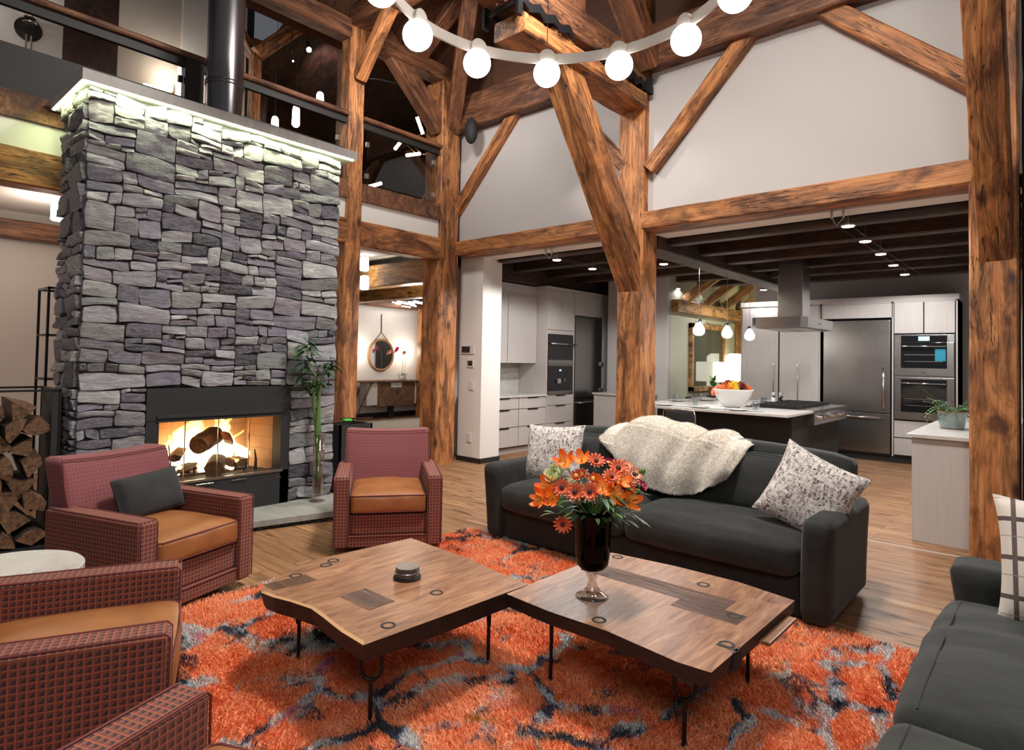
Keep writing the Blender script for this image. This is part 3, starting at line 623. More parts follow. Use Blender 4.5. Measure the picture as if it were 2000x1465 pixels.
stones(rects, lambda a, z, d: (-a, L1+d, z), 'stone_side', fp, .03, 80)
b = B(fp); X0 = -6.10
b.box(X0, FX-.01, L0+.01, F0, 0, zt); b.box(X0, FX-.01, F1, L1-.01, 0, zt); b.box(X0, FX-.01, F0, F1, 1.20, zt); b.box(X0, FX-.01, F0, F1, 0, .09); b.box(X0, X0+.06, F0, F1, 0, 1.2)
b.obj('mortar_core', M['mortar'], fp)
b = B(fp); b.box(-6.33, -5.395, 1.265, 3.69, 3.515, 3.60, .004); b.obj('cap_slab', M['concrete'], fp)
b = B(fp); b.box(-5.435, -5.415, 1.29, 3.655, 3.505, 3.514); b.box(-6.28, -5.435, 1.272, 1.288, 3.505, 3.514); b.obj('led_strip', M['led'], fp)
# hearth slab
b = B(fp); b.add([(-5.50, 1.33, .035), (-5.50, 3.70, .035), (-4.76, 3.70, .035), (-5.27, 1.33, .035), (-5.50, 1.33, .09), (-5.50, 3.70, .09), (-4.76, 3.70, .09), (-5.27, 1.33, .09)], [(3, 2, 1, 0), (4, 5, 6, 7), (0, 1, 5, 4), (1, 2, 6, 5), (2, 3, 7, 6), (3, 0, 4, 7)])
b.obj('hearth_slab', M['hearth'], fp, bevel=.004)
b = B(fp); b.add([(-5.50, 1.35, 0), (-5.50, 3.66, 0), (-4.80, 3.66, 0), (-5.30, 1.35, 0), (-5.50, 1.35, .035), (-5.50, 3.66, .035), (-4.80, 3.66, .035), (-5.30, 1.35, .035)], [(3, 2, 1, 0), (4, 5, 6, 7), (0, 1, 5, 4), (1, 2, 6, 5), (2, 3, 7, 6), (3, 0, 4, 7)])
b.obj('hearth_plinth', M['stone'], fp)
# black surround and doors
b = B(fp); xs = FX+.025
b.box(xs-.16, xs, F0, F1, .92, 1.195, .003); b.box(xs-.16, xs, F0, 1.90, .09, .93, .003); b.box(xs-.16, xs, 2.965, F1, .09, .93, .003); b.box(xs-.16, xs, F0, F1, .09, .405, .003)
b.box(xs-.01, xs+.016, 1.88, 2.98, .945, .972, .003); b.box(xs-.01, xs+.010, 1.88, 2.98, .915, .93, .002)
b.obj('black_surround', M['matte_black'], fp)
b = B(fp); b.box(xs-.01, xs+.012, 1.885, 2.985, .392, .412, .002); b.obj('copper_lit_rail', M['nickel'], fp)
for y in (2.12, 2.40, 2.68): b = B(fp); b.box(xs-.05, xs-.044, y-.004, y+.004, .41, .92); b.obj('door_stile', M['brass'], fp)
for y0, y1 in ((2.20, 2.34), (2.50, 2.64)): b = B(fp); b.tube([(xs, y0, .375), (xs+.018, y0, .37), (xs+.018, y1, .37), (xs, y1, .375)], .0035, 6); b.obj('door_pull', M['chrome'], fp)
b = B(fp); b.box(xs, xs+.003, 2.92, 2.98, .335, .341); b.obj('badge', M['chrome'], fp)
b = B(fp); b.box(xs-.055, xs-.052, 1.90, 2.965, .41, .92); b.obj('glass_door', M['pane'], fp)
# firebox interior
g = G('fire_brick'); br = g.n('TexBrick', {'Vector': g.map(g.n('UVMap').outputs[0], (1, 1, 1)), 'Scale': 1, 'Brick Width': .23, 'Row Height': .115, 'Mortar Size': .003, 'Color1': (.50, .29, .16), 'Color2': (.56, .35, .21), 'Mortar': (.30, .22, .17)})
g.P(Base_Color=g.mix(g.ramp(g.noise(g.co(), 4, 4, .6), [(.4, 0.0), (.7, .45)]), br.outputs[0], (.16, .10, .07)), Roughness=.9); M['firebrick'] = g.m
b = B(fp); a0, a1 = 1.86, 3.0; xi = xs-.10; xo = -6.02
b.add([(xi, a1, .36), (xo, a1-.10, .36), (xo, a1-.10, 1.0), (xi, a1, 1.0)], [(0, 1, 2, 3)])
b.add([(xi, a0, .36), (xo, a0+.10, .36), (xo, a0+.10, 1.0), (xi, a0, 1.0)], [(3, 2, 1, 0)])
b.add([(xo, a1-.10, .36), (xo, a0+.10, .36), (xo, a0+.10, 1.0), (xo, a1-.10, 1.0)], [(0, 1, 2, 3)])
b.obj('brick_lining', M['firebrick'], fp, uv=True)
b = B(fp); b.box(xo, xi, a0, a1, .34, .385); b.box(xo, xi, a0, a1, .98, 1.0); b.obj('firebox_floor', M['log_bark'], fp)
# flue
b = B(fp); b.cyl((-5.9, 2.525, 3.6), (-5.9, 2.525, 6.6), .163, n=48, caps=False)
fl_ = b.obj('flue_pipe', M['flue'], fp, smooth=True)
b = B(fp)
for z in (4.02, 4.05): b.lathe([(.163, z-.008), (.172, z-.004), (.172, z+.004), (.163, z+.008)], (-5.9, 2.525, 0), 48)
b.obj('flue_collar', M['flue'], fl_, smooth=True)
# grate
t = thing('fire_grate', 'black iron grate holding the burning logs', 'grate', (-5.75, 2.35, .385))
b = B(t)
for y in (2.06, 2.24, 2.42, 2.60, 2.70):
    b.tube([(-5.60, y, .50), (-5.60, y, .43), (-5.92, y, .43), (-5.93, y, .52)], .009, 6)
for x in (-5.63, -5.88): b.tube([(x, 2.0, .43), (x, 2.76, .43)], .009, 6); b.cyl((x, 2.05, .385), (x, 2.05, .43), .008, n=6); b.cyl((x, 2.70, .385), (x, 2.70, .43), .008, n=6)
b.obj('bars', M['matte_black'], t)
b = B(t); b.tube([(-5.62, 2.80, .385), (-5.62, 2.805, .50), (-5.62, 2.79, .60)], [.018, .012, .005], 6); b.obj('andiron', M['matte_black'], t)
# logs
def log_mesh(name, L, r, ang, n=14, seed=0):
    """split log along local X: wedge sector of angle ang, returns mesh with bark + split faces"""
    q = random.Random(seed); vs_ = []; fs = []; mi = []; nx = 6; rad = []
    k = max(4, int(n*ang/(2*PI)))
    prof = ([(0, 0)] if ang < 6 else [])+[(r*(1+q.uniform(-.10, .10))*math.cos(ang*i/k), r*(1+q.uniform(-.10, .10))*math.sin(ang*i/k)) for i in range(k+(1 if ang < 6 else 0))]
    m = len(prof); cx = sum(p[0] for p in prof)/m; cz = sum(p[1] for p in prof)/m
    for i in range(nx+1):
        x = -L/2+L*i/nx; s = 1+q.uniform(-.04, .04)
        for (a, c) in prof: vs_.append((x+(q.uniform(-.01, .01) if i in (0, nx) else 0), (a-cx)*s, (c-cz)*s))
    for i in range(nx):
        for j in range(m):
            fs.append((i*m+j, (i+1)*m+j, (i+1)*m+(j+1) % m, i*m+(j+1) % m)); mi.append(1 if ang < 6 and j in (0, m-1) else 0)
    fs += [tuple(range(m)), tuple(range(nx*m, nx*m+m))[::-1]]; mi += [1, 1]
    me = bpy.data.meshes.new(name); me.from_pydata(vs_, [], fs); me.materials.append(M['log_bark']); me.materials.append(M['log_face']); me.polygons.foreach_set('material_index', mi)
    bm = bmesh.new(); bm.from_mesh(me); bmesh.ops.recalc_face_normals(bm, faces=bm.faces[:]); bm.to_mesh(me); bm.free(); return me
burn = [(-5.75, 2.20, .475, 1.45, .0, .085, 'lower burning log on the left of the grate'), (-5.72, 2.48, .475, 1.65, .1, .08, 'lower burning log in the middle of the grate'), (-5.70, 2.66, .485, 1.5, -.1, .06, 'small glowing log end on the right of the grate'),
        (-5.76, 2.16, .60, 1.75, .12, .07, 'angled burning log above the left lower log'), (-5.74, 2.40, .705, 1.35, .2, .085, 'rounded burning log on top of the fire'), (-5.76, 2.60, .70, 1.9, -.3, .07, 'triangular split log on top right of the fire')]
for i, (x, y, z, a, tlt, r, lab) in enumerate(burn):
    me = log_mesh('burning_log', .32 if i != 4 else .30, r, (2*PI if i in (1, 4) else 2.2), seed=i)
    o = bpy.data.objects.new('burning_log', me); COL.objects.link(o); o.location = (x, y, z); o.rotation_euler = (i*1.1+.5, tlt, -.72+(.22 if i % 2 else -.18)); tag(o, lab, 'log', 'logs burning on the grate')
# flames: bodies of fire, soft at their rims
def flame_mat(name, c1, c2, st):
    g = G(name); g.t.nodes.remove(g.b)
    lw = g.n('LayerWeight', {0: .5}).outputs['Facing']
    z = g.n('SeparateXYZ', {0: g.co('Generated')}).outputs[2]; n = g.noise(g.map(g.co(), (7, 7, 3)), 2.2, 3, .6, 1.2)
    core = g.m_('POWER', g.m_('SUBTRACT', 1.0, lw), 1.6)
    dens = g.m_('MULTIPLY', core, g.ramp(g.m_('ADD', g.m_('MULTIPLY', z, .55), g.m_('MULTIPLY', n, .75)), [(.30, 1.0), (.80, .12)]))
    em = g.n('Emission', {0: g.ramp(dens, [(.04, c1), (.30, c2), (.6, (1, .85, .6))]), 1: st}); tr = g.n('BsdfTransparent')
    mx = g.n('MixShader', {0: g.m_('MINIMUM', g.m_('MULTIPLY', dens, 1.5), 1.0), 1: tr, 2: em}); g.t.links.new(mx.outputs[0], g.out.inputs[0]); return g.m
M['flame'] = flame_mat('flame', (1, .34, .06), (1, .66, .26), 11)
t = thing('fire', 'bright yellow white flames rising around the logs', 'fire', (-5.78, 2.35, .42))
fl = [(-5.84, 2.12, .43, .10, .34, .4), (-5.86, 2.26, .45, .15, .46, 1.2), (-5.88, 2.44, .45, .15, .47, 2.2), (-5.86, 2.60, .45, .15, .47, 3.1), (-5.80, 2.02, .42, .075, .20, 4.2), (-5.82, 2.74, .44, .09, .33, 5), (-5.66, 2.34, .43, .07, .13, 6), (-5.63, 2.58, .43, .055, .12, 7), (-5.64, 2.10, .42, .05, .13, 8), (-5.88, 2.35, .5, .13, .44, 9), (-5.89, 2.53, .5, .14, .45, 10)]
for i, (x, y, z, r, h, sd) in enumerate(fl):
    prof = []; n = 22; m = 18; vs_ = []; fs = []
    for j in range(m+1):
        f = j/m; rad = r*(math.sin(PI*min(1, f*.9+.10))**.7)*(1-.55*f)
        ox = .05*noise.noise(Vector((sd, f*2.5, 0)))*f*2*(h/.4); oy = .16*noise.noise(Vector((sd+9, f*2.2, 0)))*f*2*(h/.4)
        for k in range(n):
            a = 2*PI*k/n; q = rad*(1+.35*noise.noise(Vector((math.cos(a)*1.3+sd, math.sin(a)*1.3, f*4))))
            vs_.append((x+ox+q*.55*math.cos(a), y+oy+q*math.sin(a), z+h*f))
    fs = [(j*n+k, j*n+(k+1) % n, (j+1)*n+(k+1) % n, (j+1)*n+k) for j in range(m) for k in range(n)]+[tuple(range(n))[::-1], tuple(range(m*n, m*n+n))]
    b = B(t); b.add(vs_, fs); b.obj('flame', M['flame'], t, smooth=True)
point('fire_light', (-5.62, 2.35, .72), 5, (1, .34, .08), .12)

# ================================================================ FIREWOOD RACK
t = thing('firewood_rack', 'black steel rack full of split firewood beside the stone chimney', 'rack', (-5.8, .6, 0))
b = B(t); x0, x1, y0, y1 = -6.10, -5.55, -.55, 1.24
for x in (x0, x1):
    for y in (y0, y1): b.box(x-.008, x+.008, y-.008, y+.008, 0, 1.20)
    b.box(x-.008, x+.008, y0, y1, 1.185, 1.20); b.box(x-.008, x+.008, y0, y1, .0, .05)
for y in (y0, y1): b.box(x0, x1, y-.008, y+.008, 1.185, 1.20); 
b.obj('frame', M['black_metal'], t)
b = B(t); b.box(x0, x1, y0, y1, .04, .055); b.obj('base_plate', M['matte_black'], t)
b = B(t); b.box(x0, x1, y1-.004, y1+.006, .05, 1.19); b.box(x1-.004, x1+.004, 1.19, y1, .05, 1.19); b.obj('side_panel', M['matte_black'], t)
q = random.Random(11); n = 0; names = ['orange faced split log', 'dark bark log', 'wedge of pale split wood', 'half round log', 'thin split log']
y = -.50; cols = 12; cw = .143; z_h = [.062]*cols; spots = []
for row in range(8):
    for c in range(cols):
        yy = -.46+c*cw+(row % 2)*.05; zz = .14+row*.128
        if yy > 1.16: continue
        if zz > 1.10-(.05 if yy > .95 else 0): continue
        spots.append((yy, zz, row, c))
rown = ['bottom', 'second', 'third', 'fourth', 'fifth', 'sixth', 'seventh', 'top']
for i, (yy, zz, row, c) in enumerate(spots):
    kind = q.choice([0, 2, 3, 4, 0, 2, 1]); ang = [2.0, 2*PI, 1.5, 2.9, 1.2][kind]; r = [.118, .075, .142, .10, .137][kind]*q.uniform(.92, 1.12); yy += q.uniform(-.02, .02); zz += q.uniform(-.012, .012)
    me = log_mesh('firewood_log', .46, r, ang, seed=100+i)
    o = bpy.data.objects.new('firewood_log', me); COL.objects.link(o); o.location = (-5.80+q.uniform(-.02, .03), yy, zz); o.rotation_euler = (q.uniform(0, 6.28), q.uniform(-.04, .04), q.uniform(-.05, .05))
    tag(o, '%s, %s layer of the firewood, %s from the chimney' % (names[kind], rown[row], ['thirteenth', 'twelfth', 'eleventh', 'tenth', 'ninth', 'eighth', 'seventh', 'sixth', 'fifth', 'fourth', 'third', 'second', 'nearest'][c+1]), 'log', 'split logs in the firewood rack')
# shelf frame behind rack
t = thing('metal_shelf', 'slim black metal shelf frame standing against the cream hall wall', 'shelf', (-6.9, 1.42, 0))
b = B(t)
for x in (-7.1, -6.75):
    for y in (1.38, 1.64): b.box(x, x+.02, y, y+.02, 0, 2.06)
    b.box(x, x+.02, 1.38, 1.66, 2.04, 2.06)
for y in (1.38, 1.64): b.box(-7.1, -6.73, y, y+.02, 2.04, 2.06)
b.obj('frame', M['black_metal'], t)
for z in (1.22, 1.62): b = B(t); b.box(-7.1, -6.73, 1.38, 1.66, z, z+.015); b.obj('shelf_board', M['matte_black'], t)
# bamboo vase
t = thing('glass_cylinder_vase', 'tall clear glass vase on the hearth holding bamboo', 'vase', (-5.30, 3.27, .09))
vx, vy = -5.30, 3.27
t.location = (vx, vy, .09)
b = B(); b.lathe([(.075, 0), (.078, .006), (.03, .022), (.022, .04), (.05, .07), (.052, .10), (.055, .64)], (0, 0, 0), 28); b.lathe([(.045, .08), (.0515, .64)], (0, 0, 0), 28); b.obj('glass', M['vase_clear'], t, smooth=True)
g = G('amber_water_and_pebbles'); nn = g.vor(g.co(), 45); g.P(Base_Color=g.ramp(nn, [(.1, (.35, .22, .06)), (.5, (.12, .05, .02))]), Roughness=.3)
b = B(); b.lathe([(.044, .082), (.046, .22)], (0, 0, 0), 24); b.obj('amber_pebbles', g.m, t, smooth=True)
t = thing('lucky_bamboo', 'green bamboo stalks with leafy tops standing in the tall clear vase', 'plant', (vx, vy, .24))
b = B(); tops = []
for i, (dx, dy, hh) in enumerate(((0, -.012, 1.02), (.012, .010, .98), (-.012, .014, 1.0))):
    pts = []; 
    for j in range(13):
        f = j/12; pts.append((dx+.018*math.cos(5*f+i*2), dy+.018*math.sin(5*f+i*2)-.045*f, hh*f))
    b.tube(pts, [.0125+(.003 if j % 2 else 0) for j in range(13)], 8); tops.append(Vector(pts[-1]))
b.obj('stalks', M['bamboo'], t, smooth=True)
def leafv(b, base, d, L, w, droop=.3, n=5, fold=.15):
    base = Vector(base); d = Vector(d).normalized(); s = d.cross(Vector((0, 0, 1))); s = s.normalized() if s.length > .01 else Vector((1, 0, 0)); u_ = s.cross(d)
    vs_ = []; 
    for i in range(n+1):
        f = i/n; c = base+d*L*f+Vector((0, 0, -droop*L*f*f)); ww = w*math.sin(PI*min(1, f*.9+.08))**.8*(1 if f < 1 else .05)
        vs_ += [c-s*ww, c+u_*(-fold*ww), c+s*ww]
    fs = []
    for i in range(n): k = i*3; fs += [(k, k+1, k+4, k+3), (k+1, k+2, k+5, k+4)]
    b.add(vs_, fs)
q = random.Random(5)
b = B()
for tp in [Vector((0, -.16, 1.14)), Vector((-.01, -.13, 1.26)), Vector((.02, .02, 1.10)), Vector((.0, .10, 1.16)), Vector((0, -.17, 1.34)), Vector((0, -.05, .98)), Vector((.01, -.2, 1.0))]:
    for k in range(17):
        a = q.uniform(0, 6.28); leafv(b, tp+Vector((0, 0, q.uniform(-.06, .06))), (math.cos(a), math.sin(a), q.uniform(-.1, .9)), q.uniform(.12, .19), .017, .5)
b.obj('leaves', M['leaf'], t)
b = B()
for tp in [Vector((0, -.16, 1.34)), Vector((.0, .10, 1.16)), Vector((.02, .02, 1.10)), Vector((0, -.13, 1.0))]: b.tube([(-.005, -.10, .94), tp*.5+Vector((-.005, -.10, .94))*.5+Vector((.0, 0, -.03)), tp], [.006, .005, .003], 6)
b.obj('shoots', M['bamboo'], t)
# black crate right of fireplace with green thing
t = thing('black_log_box', 'black steel log box standing right of the stone chimney', 'log box', (-5.92, 4.02, 0))
b = B(t)
for (a0, a1, c0, c1) in ((-6.10, -5.75, 3.80, 3.82), (-6.10, -5.75, 4.20, 4.22), (-6.10, -6.08, 3.80, 4.22), (-5.77, -5.75, 3.80, 4.22)): b.box(a0, a1, c0, c1, .02, .74)
b.box(-6.10, -5.75, 3.80, 4.22, 0, .03); b.obj('shell', M['matte_black'], t)
me = log_mesh('kindling_stick', .36, .02, 2.2, seed=900)
for i, (dy, rz, l) in enumerate(((3.94, .3, 'thin curved kindling stick lying across the black log box'), (4.06, .9, 'second kindling stick crossing on the black log box'), (4.12, -.3, 'kindling stick at the right rim of the black log box'))):
    o = bpy.data.objects.new('kindling_stick', me); COL.objects.link(o); o.location = (-5.92, dy, .757+.014*i); o.rotation_euler = (0, 0, 1.57+rz); tag(o, l, 'stick', 'kindling on the log box')
b = B((-5.80, 3.92, .775)); b.soft(-5.83, -5.77, 3.87, 3.97, .775, .80, .012, 6); tag(b.obj('green_lighter', flat('bright_green_plastic', (.05, .62, .07), .4), smooth=True), 'small bright green lighter on top of the black log box', 'lighter')
# ================================================================ ARMCHAIRS (local frame: faces +X)
def armchair(label, x, y, deg, body='weave', back='weave_soft'):
    t = thing('armchair', label, 'armchair', (x, y, 0), R(deg), 'terracotta swivel armchairs')
    MB, MK = M[body], M[back]
    for s in (-1, 1):
        b = B(); y0, y1 = (.29, .405) if s > 0 else (-.405, -.29)
        bm = bmesh.new(); bmesh.ops.create_cube(bm, size=1)
        for v in bm.verts:
            X = -.37 if v.co.x < 0 else .40; Z = .055 if v.co.z < 0 else (.585 if X < 0 else .58)
            v.co = (X, y0 if v.co.y < 0 else y1, Z)
        bmesh.ops.bevel(bm, geom=bm.edges[:], offset=.014, segments=3, affect='EDGES')
        bmesh.ops.subdivide_edges(bm, edges=[e for e in bm.edges if e.calc_length() > .25], cuts=4, use_grid_fill=True)
        b.bm(bm); arm = b.obj('arm', MB, t, uv=True, auto=50)
        b = B()
        for yy in (y0+.004, y1-.004): b.tube([(-.30, yy, .583), (.385, yy, .579), (.398, yy, .565), (.400, yy, .07)], .0042, 6)
        b.obj('welt', M['welt'], arm)
    b = B(); b.soft(-.30, .372, -.295, .295, .135, .30, .018, 8); b.obj('front_panel', MB, t, uv=True, smooth=True)
    b = B(); b.box(-.36, .388, -.295, .295, .055, .140, .012); b.obj('lower_rail', MB, t, uv=True, auto=50)
    b = B(); b.tube([(.392, -.29, .138), (.392, .29, .138)], .004, 6); b.obj('rail_welt', M['welt'], t)
    # backrest: outer shell, leaning
    def bk(u, p):
        f = (p.z+.40)/.8; p = p.copy(); p.x -= .13*f*f+.02*f; p.x += .030*(abs(u.y)**2)*(1 if u.x > 0 else .6); p.z -= .018*(1-u.y*u.y)*(1 if u.z > .5 else 0); p.y *= 1-.03*(1-f); 
        if u.x > 0: p.x += .018*(1-u.y**2)*(1-abs(u.z)**2)
        return p
    b = B(); b.soft(-.365, -.205, -.36, .36, .06, .865, .035, 14, bk); b.obj('backrest', MK, t, uv=True, smooth=True)
    b = B(); pts = []
    for k in range(21):
        f = k/20
        yy = -.352+.704*f; pts.append((-.205-.135+.026*abs(2*f-1)**2, yy, .852-.016*(1-(2*f-1)**2)))
    pts = [(-.235, -.352, .56)]+[(-.285, -.353, .70)]+pts+[(-.285, .353, .70)]+[(-.235, .352, .56)]
    b.tube(pts, .0045, 6); b.obj('back_welt', M['welt'], t)
    def cs(u, p):
        p = p.copy()
        if u.z > 0: p.z += .034*(1-u.x**2)*(1-u.y**2)+.008*noise.noise(p*7)
        p.x += .012*(1-u.y**2)*(1-u.z**2)*(1 if u.x > 0 else 0)+.004*noise.noise(p*9)
        return p
    b = B(); b.soft(-.27, .405, -.284, .284, .305, .452, .028, 14, cs); cu = b.obj('seat_cushion', M['leather'], t, smooth=True)
    b = B()
    for z in (.441, .318): b.tube([(-.2, -.279, z), (.385, -.279, z), (.402, -.26, z), (.412, 0, z+.003), (.402, .26, z), (.385, .279, z), (-.2, .279, z)], .0042, 6)
    b.obj('cushion_welt', M['welt'], cu)
    b = B(); b.cyl((0, 0, 0), (0, 0, .045), .25, n=32); b.cyl((0, 0, .045), (0, 0, .06), .10, n=24); b.obj('swivel_base', M['matte_black'], t)
    return t
def front(cx, cy_, deg): return cx-.405*math.cos(R(deg)), cy_-.405*math.sin(R(deg))
armchair('terracotta armchair right of the hearth, facing out, its seat empty', *front(-3.765, 2.93, -36.5), -36.5)
armchair('terracotta armchair with a black cushion, in front of the firewood', *front(-3.75, 1.56, 20), 20)
armchair('terracotta armchair cut by the frame, two arms and seat before the round marble table', *front(-2.515, .965, 67), 67)
armchair('terracotta armchair at the bottom edge, only one arm top and a seat corner seen', *front(-1.44, .86, 111), 111)
def cushion(name, label, cat, mat, w, h, d, M4, group=None, pinch=.10, lump=.012, n=16):
    def fn(u, p):
        e = max(abs(u.x), abs(u.z)); k = (1-abs(u.x)**2.6)*(1-abs(u.z)**2.6); q = Vector(p)
        q.y = math.copysign(d/2*(k**.55)+.004, u.y if abs(u.y) > .01 else 1)*(abs(u.y)**.3 if e > .99 else 1)
        cx = 1-pinch*(1-abs(u.z)**2)*abs(u.x)**4; cz = 1-pinch*(1-abs(u.x)**2)*abs(u.z)**4
        q.x *= cx; q.z *= cz; q += Vector((0, lump*noise.noise(p*6)*k, 0)); return q
    b = B(); b.soft(-w/2, w/2, -d/2, d/2, -h/2, h/2, .01, n, fn)
    me_o = b.obj(name, mat, None, smooth=True, uv=True); me_o.matrix_world = M4; return tag(me_o, label, cat, group)
def frame_m(loc, xdir, zdir):
    x = Vector(xdir).normalized(); z = Vector(zdir); z = (z-x*z.dot(x)).normalized(); y = z.cross(x)
    return Matrix(((x.x, y.x, z.x, loc[0]), (x.y, y.y, z.y, loc[1]), (x.z, y.z, z.z, loc[2]), (0, 0, 0, 1)))
a = R(19)
cushion('lumbar_pillow', 'small black rectangular cushion leaning on the armchair back', 'cushion', M['black_cloth'], .44, .27, .13, frame_m((-4.265, 1.44, .60), (-math.sin(a)*.98, math.cos(a)*.98, .07), (-.36, -.12, 1)), pinch=.03)

# ================================================================ SIDE TABLE
t = thing('marble_drum_table', 'round white marble drum side table behind the cut off armchair', 'side table', (-3.46, .60, 0))
g = G('white_marble'); n = g.noise(g.co(), 4.5, 7, .62, 1.6); vein = g.ramp(g.m_('ABSOLUTE', g.m_('SUBTRACT', n, .5)), [(.004, 1.0), (.03, 0.0)])
gate = g.ramp(g.noise(g.map(g.co(), loc=(3, 1, 0)), 1.8, 2), [(.5, 0.0), (.58, .8)])
g.P(Base_Color=g.mix(g.m_('MULTIPLY', vein, gate), g.ramp(n, [(.3, (.56, .53, .49)), (.7, (.66, .63, .59))]), (.30, .22, .18)), Roughness=.25)
b = B(); b.lathe([(.285, .30), (.288, .305), (.288, .512), (.280, .52)], (0, 0, 0), 64); b.obj('top', g.m, t, auto=40)
b = B(); b.lathe([(.20, 0), (.20, .02), (.10, .03), (.10, .30)], (0, 0, 0), 48); b.obj('pedestal', M['matte_black'], t, auto=40)

# ================================================================ RUG
t = thing('shag_rug', 'deep pile orange shag rug with navy, grey and pink abstract markings', 'rug', (-2.1, 2.1, 0))
rx0, rx1, ry0, ry1 = -3.80, -.36, -.1, 3.84
b = B(t); b.box(rx0+.02, rx1-.02, ry0, ry1-.02, 0, .012); b.obj('backing', M['rug'], t)
rg = np.random.default_rng(4); A = (rx1-rx0)*(ry1-ry0); n = 250000
px = rg.uniform(rx0, rx1, n); py = rg.uniform(ry0, ry1, n)
px += .012*np.sin(py*40); py += .012*np.sin(px*37)
# thin out where nothing is seen (behind the viewer side)
vis = (py*.745-px*.667) > 1.05; px, py = px[vis], py[vis]; n = len(px)
lx = .5*np.sin(px*3.1+py*2.3)+rg.normal(0, .55, n); ly = .5*np.cos(py*2.7-px*1.9)+rg.normal(0, .55, n); hh = rg.uniform(.020, .036, n)
an = rg.uniform(0, PI, n); wd = rg.uniform(.0017, .0032, n); ca_, sa_ = np.cos(an)*wd, np.sin(an)*wd
ox, oy = px-t.location.x, py-t.location.y
V = np.empty((n, 5, 3), np.float32)
V[:, 0] = np.c_[ox-ca_, oy-sa_, np.full(n, .008)]; V[:, 1] = np.c_[ox+ca_, oy+sa_, np.full(n, .008)]
V[:, 2] = np.c_[ox+lx*.010+ca_*.9, oy+ly*.010+sa_*.9, .008+hh*.62]; V[:, 3] = np.c_[ox+lx*.010-ca_*.9, oy+ly*.010-sa_*.9, .008+hh*.62]
V[:, 4] = np.c_[ox+lx*.024+rg.normal(0, .003, n), oy+ly*.024, .008+hh*.95]
def tufts(name, V, mat, parent):
    n = len(V); me = bpy.data.meshes.new(name); me.vertices.add(n*5); me.vertices.foreach_set('co', V.astype(np.float32).ravel())
    me.loops.add(n*7); me.polygons.add(n*2); k = np.arange(n)[:, None]*5
    me.loops.foreach_set('vertex_index', (k+np.array([0, 1, 2, 3, 3, 2, 4])).astype(np.int32).ravel())
    me.polygons.foreach_set('loop_start', (np.arange(n)[:, None]*7+np.array([0, 4])).astype(np.int32).ravel())
    me.update(calc_edges=True); me.validate(); return link(me, name, mat, parent)
o = tufts('pile', V, M['rug'], t); o['kind'] = 'stuff'

# ================================================================ COFFEE TABLES
def coffee_table(label, poly, rings, legs, x0, z=.40, th=.078, live=0, shelf=None):
    cx = sum(p[0] for p in poly)/len(poly); cy_ = sum(p[1] for p in poly)/len(poly)
    t = thing('coffee_table', label, 'coffee table', (cx, cy_, 0))
    b = B(t); n = len(poly)
    low = [(cx+(x-cx)*(.965 if i < live else .985), cy_+(y-cy_)*(.93 if i < live else .985)) for i, (x, y) in enumerate(poly)]
    b.add([(x, y, z) for x, y in poly], [tuple(range(n))]); b.cur = 1
    b.prism(low, z-th, z-.0015, poly); b.obj('tabletop', [M['walnut'], M['walnut_edge']], t)
    b = B(t)
    if live:
        pts = poly[:live]
        for (a, c) in zip(pts[:-1], pts[1:]):
            ni = lambda p: (p[0]+(cx-p[0])*.035, p[1]+(cy_-p[1])*.065)
            a2, c2 = ni(a), ni(c); b.add([(*a, z+.0007), (*c, z+.0007), (*c2, z+.0008), (*a2, z+.0008)], [(0, 1, 2, 3)])
        b.obj('sapwood_edge', M['sapwood'], t)
    for (x, y) in rings:
        b = B(t); b.lathe([(.021, z-.001), (.021, z+.0015), (.026, z+.002), (.031, z+.0015), (.031, z-.001)], (x, y, 0), 28); b.obj('ring_inlay', M['matte_black'], t, smooth=True)
    for (x, y, sx) in legs:
        b = B(t); dx, dy = sx; w = .042
        U = [(x-dx*w, y-dy*w, z-th)]+[(x-dx*w, y-dy*w, .235)]+[(x-dx*w*math.cos(a), y-dy*w*math.cos(a), .235-.046*math.sin(a)) for a in [PI*k/8 for k in range(1, 8)]]+[(x+dx*w, y+dy*w, .235), (x+dx*w, y+dy*w, z-th)]
        b.tube(U, .0088, 8); b.cyl((x, y, .03), (x, y, .195), .0088, n=10); b.cyl((x, y, .012), (x, y, .032), .012, .010, n=10); b.box(x-.03*abs(dx)-.02, x+.03*abs(dx)+.02, y-.03*abs(dy)-.02, y+.03*abs(dy)+.02, z-th-.004, z-th+.004); b.obj('leg', M['black_metal'], t, auto=40)
    if shelf:
        b = B(t); b.box(*shelf, .004); b.obj('side_ledge', M['walnut'], t)
    return t
T1 = [(-2.711, 1.397), (-2.624, 1.406), (-2.521, 1.435), (-2.387, 1.458), (-2.274, 1.445), (-2.106, 1.421), (-1.951, 1.414), (-1.931, 1.816), (-1.91, 2.336), (-2.127, 2.361), (-2.388, 2.407), (-2.899, 2.431), (-2.929, 2.076), (-2.948, 1.784), (-2.943, 1.754), (-2.893, 1.659), (-2.841, 1.536), (-2.76, 1.43)]
T2 = [(-1.911, 2.181), (-1.648, 2.162), (-1.363, 2.172), (-1.036, 2.131), (-0.913, 2.143), (-0.909, 3.059), (-1.197, 3.115), (-1.525, 3.11), (-1.898, 3.066), (-1.91, 2.622)]
coffee_table('walnut coffee table with a wavy pale live edge, nearest the armchairs', T1, [(-2.144, 1.958), (-2.023, 1.587), (-2.831, 1.809), (-2.868, 1.875), (-2.80, 1.62)],
             [(-2.067, 1.541, (.72, .69)), (-2.757, 1.62, (.72, -.69)), (-2.067, 2.233, (.72, -.69)), (-2.757, 2.28, (.72, .69))], 0, .403, .078, 7, (-2.36, -1.93, 2.36, 2.415, .345, .372))
